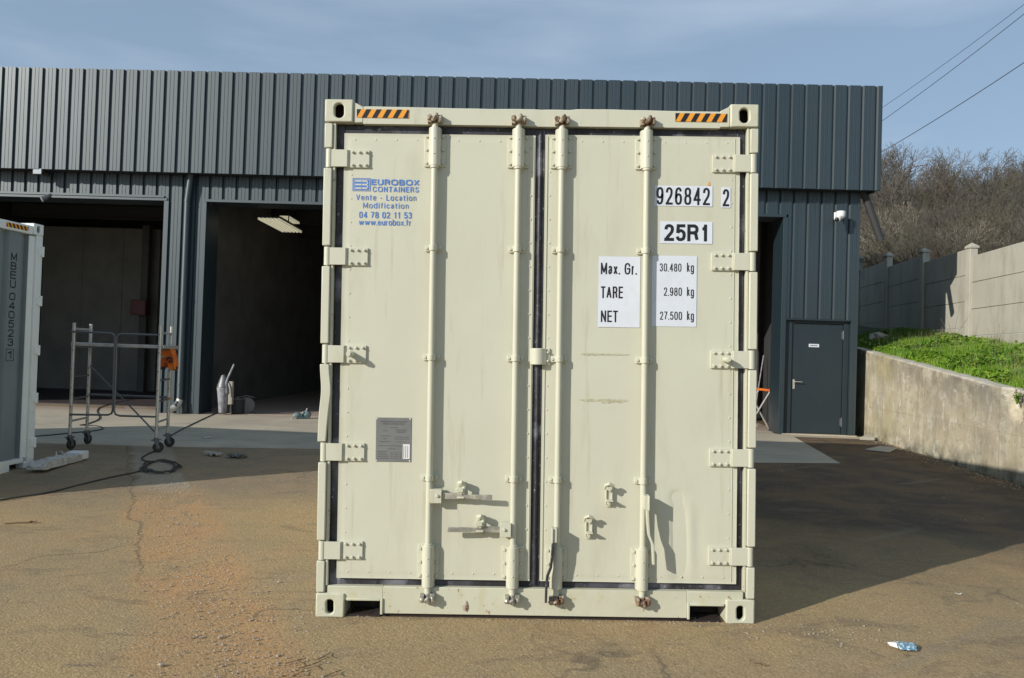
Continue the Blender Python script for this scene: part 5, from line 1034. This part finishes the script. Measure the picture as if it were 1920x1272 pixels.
def scrap(name, u, v, sx, sy, mt, lab, cat, rz=0., curl=.012, seed=0):
    P = gz(u, v); P[2] = gnd(P[0], P[1]); b = B(); n = 7; V, Fc = [], []
    for j in range(n+1):
        for i in range(n+1): x, y = (i/n-.5)*sx, (j/n-.5)*sy; V.append((x+.1*sx*mnoise.noise(Vector((i*.7,j*.7,seed))), y+.12*sy*mnoise.noise(Vector((i*.7,j*.7,seed+9))), .007+curl*(.5+mnoise.noise(Vector((i*.55,j*.55,seed+3))))+curl*1.2*((i/n-.5)*2)**2))
    for j in range(n):
        for i in range(n): q = j*(n+1)+i; Fc.append((q, q+1, q+n+2, q+n+1))
    b.add(V, Fc); o = b.build(name, mt); so2 = o.modifiers.new('thick', 'SOLIDIFY'); so2.thickness = .0012; o.location = P; o.rotation_euler = (0,0,rz); return tag(o, lab, cat)
scrap('paper_scrap', 387, 822, .13, .10, 'paper', 'torn white paper scrap on the apron near the cable', 'paper', .4)
scrap('plastic_chip', 1797, 1128, .036, .015, 'paper', 'small white chip on the sunlit ground right of the cream container', 'chip', -.1, .004)
scrap('dry_leaf', 1412, 1253, .035, .012, 'leaf', 'curled brown leaf on the ground below the right corner of the container', 'leaf', -.5, .006, 4)
scrap('dry_leaf', 1430, 1258, .03, .010, 'leaf', 'small brown leaf just right of the curled leaf', 'leaf', .2, .006, 5)
scrap('dry_leaf', 1698, 1244, .03, .009, 'leaf', 'flat brown sliver just below the blue wrapper', 'leaf', .2, .003, 6)
scrap('plastic_tag', 63, 965, .05, .03, 'red', 'small red plastic tag on a thin stick at the far left', 'tag', .1, .006, 7)
P, Q = gz(10,967), gz(60,965); b = B(); b.tube([(P[0],P[1],gnd(*P[:2])+.008),((P[0]+Q[0])/2,(P[1]+Q[1])/2,gnd(*P[:2])+.014),(Q[0],Q[1],gnd(*Q[:2])+.008)], .006, 6); tag(b.build('stick', 'leaf'), 'thin brown stick lying beside the red tag', 'stick')
P = gz(1695, 1230); P[2] = gnd(P[0],P[1]); t = thing('food_wrapper', 'crumpled blue patterned wrapper with a white tip on the sunlit ground', 'wrapper', P, -.12)
b = B(); n = 12; V, Fc = [], []
for j in range(n+1):
    for i in range(n+1):
        x = -.035+.088*i/n; w = (.044-.0008*i)*(1 if i else .6); y = (j/n-.5)*2*w; V.append((x, y, .006+.020*math.cos((j/n-.5)*2.6)+.012*(j/n)+.004*mnoise.noise(Vector((i*.8,j*.8,0)))))
for j in range(n):
    for i in range(n): q = j*(n+1)+i; Fc.append((q,q+1,q+n+2,q+n+1))
b.add(V, Fc); o = b.build('wrapper_body', 'bluepk', t); mo = o.modifiers.new('t','SOLIDIFY'); mo.thickness = .0015
b = B(); b.add([(-.037,-.022,.010),(-.037,.030,.026),(-.037,.004,.028),(-.074,.028,.020),(-.066,.010,.010)], [(0,2,4),(2,1,3),(2,3,4),(0,4,3,1)]); b.build('wrapper_tip', 'whitecam', t)
R3 = random.Random(5)
for k, (u, v, l) in enumerate([(535,1238,.10),(560,1248,.12),(548,1262,.07),(595,1232,.10),(612,1262,.08)]):
    P = gz(u, v); z = gnd(P[0],P[1]); a = R3.uniform(-.6,.9); b = B(); b.tube([(P[0],P[1],z+.006),(P[0]+l*.5*math.cos(a),P[1]+l*.5*math.sin(a),z+.014),(P[0]+l*math.cos(a+.3),P[1]+l*math.sin(a+.3),z+.008)],[.004,.003,.002],5)
    b.tube([(P[0]+l*.5*math.cos(a),P[1]+l*.5*math.sin(a),z+.014),(P[0]+l*.8*math.cos(a-.6),P[1]+l*.8*math.sin(a-.6),z+.010)],[.003,.0015],5)
    tag(b.build('twig', 'leaf'), ['short forked twig in the dust left of the container foot','longer forked twig just right of the short one','small twig nearest the picture edge','twig lying beside the container foot','tiny twig below the container foot'][k], 'twig', 'twigs in front of the container')
# gravel: loose stones (uncountable)
def stones(N, fn, name, lab, mt='stone'):
    V, Fc = [], []; base = [(0,0,1),(1,0,0),(.3,.95,0),(-.8,.6,0),(-.8,-.6,0),(.3,-.95,0)]; fs = [(0,i,i % 5+1) for i in range(1,6)]
    for _ in range(N):
        x, y, r = fn(); z = gnd(x,y)+.001; a = rng.random()*6.28; k = len(V); sx, sy, sz = r*(.7+.6*rng.random()), r*(.6+.5*rng.random()), r*(.45+.5*rng.random())
        for (p, q, w) in base: p, q = p*sx, q*sy; V.append((x+p*math.cos(a)-q*math.sin(a), y+p*math.sin(a)+q*math.cos(a), z+w*sz*(1+.2*rng.random())-(.2*sz if w == 0 else 0)+.1*sx*rng.random()))
        Fc += [(k+a_, k+b_, k+c_) for a_, b_, c_ in fs]
    return tag(big(name, V, Fc, mt), lab, 'gravel', kind='stuff')
def f_all():
    while True:
        y = -1.3+rng.random()**1.4*8.5; x = rng.uniform(-5.5, 5.5)
        if not (abs(x) < 1.25 and y > -.02): return x, y, .002+.0035*rng.random()**2+(.006 if rng.random() < .02 else 0)
def f_tr():
    t = rng.random()**.9; u = rng.normal(0, .20); px, py__ = -3.92+2.9*t, 4.07-5.4*t; return px+u*.89, py__+u*.46, .003+.007*rng.random()**2
def f_wall():
    y = 3.5+rng.random()*7.5; x, _ = wallp(y, -.02-abs(rng.normal(0,.16))); return x, y, .004+.010*rng.random()**2
def f_foot():
    return 1.55+rng.normal(0,.25), -.05+rng.normal(0,.10)-.05, .003+.006*rng.random()**2
stones(5200, f_all, 'gravel', 'small loose stones scattered over the yard'); stones(2600, f_tr, 'gravel', 'loose rubble along the back-filled trench'); stones(700, f_wall, 'gravel', 'grit and pebbles along the foot of the retaining wall')
def f_sill():
    return rng.uniform(-1.15, 1.15), .0-abs(rng.normal(0,.035))+.02, .002+.005*rng.random()**2
stones(420, f_sill, 'gravel', 'grit gathered along the foot of the cream container'); stones(160, f_foot, 'gravel', 'pale pebbles beside the right foot of the container')
# stones one can tell apart
for k, (u, v, r, lab) in enumerate([(303,1237,.014,'largest pale pebble at the trench near the picture edge'),(412,1187,.010,'pale pebble left of the container foot'),(417,1184,.008,'smaller pebble beside the pale pebble'),(523,1085,.011,'lone pebble in the dust left of the container'),(1556,1040,.010,'orange-brown pebble in the shade right of the container')]):
    P = gz(u, v); b = B(); b.ball((0,0,r*.5), r, 8, 0, (1.2,.9,.7), .15); o = b.build('pebble', 'stone'); o.location = (P[0],P[1],gnd(P[0],P[1])); tag(o, lab, 'pebble', 'pebbles in the dust')
# rubble and weeds at the wall's foot
def slabthing(pix, h, lab, mt='fence'):
    P = [gz(u, v) for u, v in pix]; c = sum(P)/len(P); b = B(); b.prism([(p[0]-c[0], p[1]-c[1]) for p in P], .005, h, 'z'); o = b.build('broken_slab', mt, bevel=.01, smooth=False); o.location = (c[0],c[1],0); return tag(o, lab, 'slab', 'broken slabs by the corner')
slabthing([(1612,826),(1634,815),(1655,823),(1640,827)], .06, 'broken concrete slab against the wall beside the grey door'); slabthing([(1622,845),(1650,838),(1682,843),(1668,850)], .025, 'thin grey slab lying in front of the broken one')
def weedthing(x, y, z, h, n, lab, mt='grass', cat='weed', name='weed', rz=0, leafy=True):
    t = thing(name, lab, cat, (x,y,z)); V, Fc = [], []; b = B(); R = random.Random(int(x*100)+n)
    for k in range(n):
        a = R.uniform(0,6.28); l = h*R.uniform(.6,1.1); sp = R.uniform(.15,.6); p = [(0,0,0),(math.cos(a)*l*sp*.4,math.sin(a)*l*sp*.4,l*.5),(math.cos(a)*l*sp,math.sin(a)*l*sp,l)]; b.tube(p,[.004,.003,.0015],4,0)
        for q in range(9 if leafy else 5):
            s = R.uniform(.25,1); c = Vector(p[1])*(1-s)+Vector(p[2])*s if s > .0 else Vector(p[1]); aa = R.uniform(0,6.28); L_ = (.03 if leafy else .035)*R.uniform(.6,1.3); w = .010 if leafy else .0018
            d = Vector((math.cos(aa), math.sin(aa), R.uniform(-.1,.8))); e = Vector((-math.sin(aa), math.cos(aa), 0)); V += [tuple(c), tuple(c+d*L_*.5+e*w), tuple(c+d*L_), tuple(c+d*L_*.5-e*w)]; Fc.append(tuple(range(len(V)-4, len(V))))
    b.build('stem', mt, t); b = B(); b.add(V, Fc); b.build('leaf', mt, t, smooth=False); return t
for (u, v, h, n, lab) in [(1661,822,.26,16,'green weed at the wall foot beside the broken slab'),(1772,858,.17,22,'dark bushy weed at the foot of the retaining wall'),(1757,846,.16,5,'small upright sprig left of the dark bushy weed'),(1869,893,.14,9,'low weed at the wall foot near the picture edge')]:
    P = gz(u, v); weedthing(P[0], P[1], 0, h, n, lab)
x, y = wallp(5.80, .0); weedthing(x-.0, y, 1.02, .16, 14, 'leafy weed sprouting from the notch in the wall top')
for (y, off, h, n, lab) in [(12.9,.55,.75,5,'tall dry weed in the fence shade on the bank'),(12.0,1.6,.75,6,'dry branching weed before the second fence post'),(11.0,2.0,.55,6,'dry weed left of the sunlit fence post'),(9.3,2.0,.55,6,'dry weed right of the sunlit fence post'),(8.2,1.9,.6,7,'dry weed tuft near the right picture edge'),(7.2,1.5,.5,7,'dry weed at the right picture edge')]:
    x, _ = wallp(y, .28); x = min(x+off, fx(y)-.15); weedthing(x, y, bankz(x, y)-.02, h, n, lab, 'weed', leafy=False)
P = py(1648,634,14.6); b = B(); b.ball((0,0,.08),.22,9,0,(1.3,.9,.75),.25); o = b.build('rock', 'fence', smooth=False); o.location = (P[0], 14.6, bankz(P[0],14.6)); tag(o, 'pale lump of rock in the shade on the bank', 'rock')
# ---------------- things in the bays ----------------
P = gz(404, 780); t = thing('shop_vacuum', 'pale grey tapered workshop vacuum with its wand sticking up, behind the bay pier', 'vacuum', (P[0]+.03, P[1]+.30, .011)); t.scale = (.62,.62,1.05)
b = B(); b.tube([(0,0,.03),(0,0,.2),(0,0,.50),(0,0,.53)],[.13,.15,.21,.215],20); b.build('drum', 'grey', t, bevel=.01); b = B(); b.tube([(0,0,.535),(0,0,.58),(0,0,.70),(-.02,0,.78)],[.215,.20,.14,.07],18); b.build('motor_head', 'alud', t)
b = B(); b.tube([(.10,-.05,.35),(.16,-.12,.45),(.13,-.12,.60),(.17,-.10,.72),(.36,-.08,1.00)],[.035,.04,.045,.032,.028],10); b.build('wand', 'grey', t)
b = B(); b.box(.20,.34,-.1,.05,.20,.66); b.tube([(.21,-.11,.62),(.28,-.13,.50),(.31,-.12,.35)],.03,8); b.build('filter_box', 'tan', t, bevel=.02)
P = gz(460, 776); t = thing('cable_reel', 'dark round cable reel standing beside the vacuum', 'reel', (P[0], P[1]+.05, .011), .35)
for s, nm in ((-.07,'flange'),(.07,'flange')): b = B(); b.cyl((0,s-.008,.17),(0,s+.008,.17),.17,24); b.cyl((0,s-.012,.17),(0,s+.012,.17),.05,14); b.build(nm, 'alud', t, bevel=.004)
b = B(); b.cyl((0,-.06,.17),(0,.06,.17),.13,20); b.build('wound_cable', 'tyre', t); b = B(); b.tube([(-.2,-.09,.33),(0,-.1,.38),(.16,-.09,.34)],.011,8); b.build('handle', 'alud', t)
P = gz(443, 777); t = thing('paint_drum', 'dark brown drum between the vacuum and the reel', 'drum', (P[0]-.02, P[1]+.10, .011)); b = B(); b.tube([(0,0,0),(0,0,.30)],.15,20); b.build('shell', 'intdark', t, bevel=.006); b = B(); b.tube([(0,0,.301),(0,0,.315)],.155,20); b.build('lid', 'paper' if False else 'alud', t)
P = gz(566, 786); t = thing('floor_tool', 'small grey-green cast metal tool on the floor edge of the second bay', 'tool', (P[0], P[1], .006), .55)
b = B(); b.ball((-.10,0,.07),.085,12,0,(1.1,.8,.75),.05); b.ball((.10,.03,.08),.10,12,0,(1.,.85,.8),.05); b.box(-.14,.16,-.05,.06,.0,.05); b.build('casting', 'teal', t, bevel=.008); b = B(); b.cyl((.08,.0,.14),(.10,.0,.21),.012,8); b.box(-.22,-.13,-.06,-.01,.0,.035); b.cyl((-.05,-.02,.10),(.02,-.02,.14),.014,8); b.build('lever', 'alu', t)
# right bay: sawhorse, broom handle, red case, box
P = gz(1436, 806); t = thing('sawhorse', 'folding trestle with crossed pale legs and orange caps in the right bay', 'trestle', (P[0]-.1, P[1]+.1, .011), .15)
for y in (0,.55):
    for (a, c) in ((-.28,.22),(.22,-.28)):
        b = B(); b.cyl((a,y+(.02 if a > 0 else 0),.0),(c,y+(.02 if a > 0 else 0),.82),.020,8); b.build('leg', 'alu', t)
for x in (-.28,.22): b = B(); b.cyl((x,-.05,.83),(x,.62,.83),.028,8); b.build('top_cap', 'fabric', t)
P = gz(1440, 798); Q = py(1452, 668, P[1]+.4); b = B(); b.cyl((0,0,0), (Q[0]-P[0]+.10, .4, Q[2]), .014, 8); o = b.build('broom_handle', 'grey'); o.location = (P[0]-.18, P[1]+.55, .012); tag(o, 'pale broom handle leaning behind the trestle', 'broom')
P = gz(1428, 790); t = thing('toolbox', 'red metal toolbox standing on a dark crate behind the trestle', 'toolbox', (P[0]-.1, P[1]+2.2, .011)); b = B(); b.box(-.25,.25,-.15,.15,0,.85); b.build('stand', 'intdark', t); b = B(); b.box(-.2,.2,-.12,.12,.851,1.22); b.build('case', 'red', t, bevel=.01); b = B(); b.tube([(-.1,-.02,1.22),(-.1,-.02,1.4),(.02,-.02,1.44),(.1,-.02,1.36),(.1,-.02,1.22)],.015,8); b.build('handle', 'ink', t)
P = gz(1432, 792); t = thing('cardboard_box', 'small brown cardboard box under the trestle', 'box', (P[0]-.02, P[1]+.75, .011), .1); b = B(); b.box(-.30,.30,-.15,.15,0,.24); b.build('carton', 'card', t, bevel=.004); b = B(); b.box(-.02,.14,-.152,-.1505,.05,.19); b.build('label_sheet', 'paper', t)
# left bay
P = py(263, 577, 18.0); t = thing('fuse_box', 'dark red cabinet on the partition at the back of the left bay', 'cabinet', P); b = B(); b.box(-.22,.22,-.15,.15,-.22,.22); b.box(-.19,.19,-.16,-.151,-.19,.19); b.build('housing', 'red', t, bevel=.01)
b = B(); b.box(-.10,.10,.16,.36,-2.7,2.4); b.build('mounting_post', 'intwall', t)
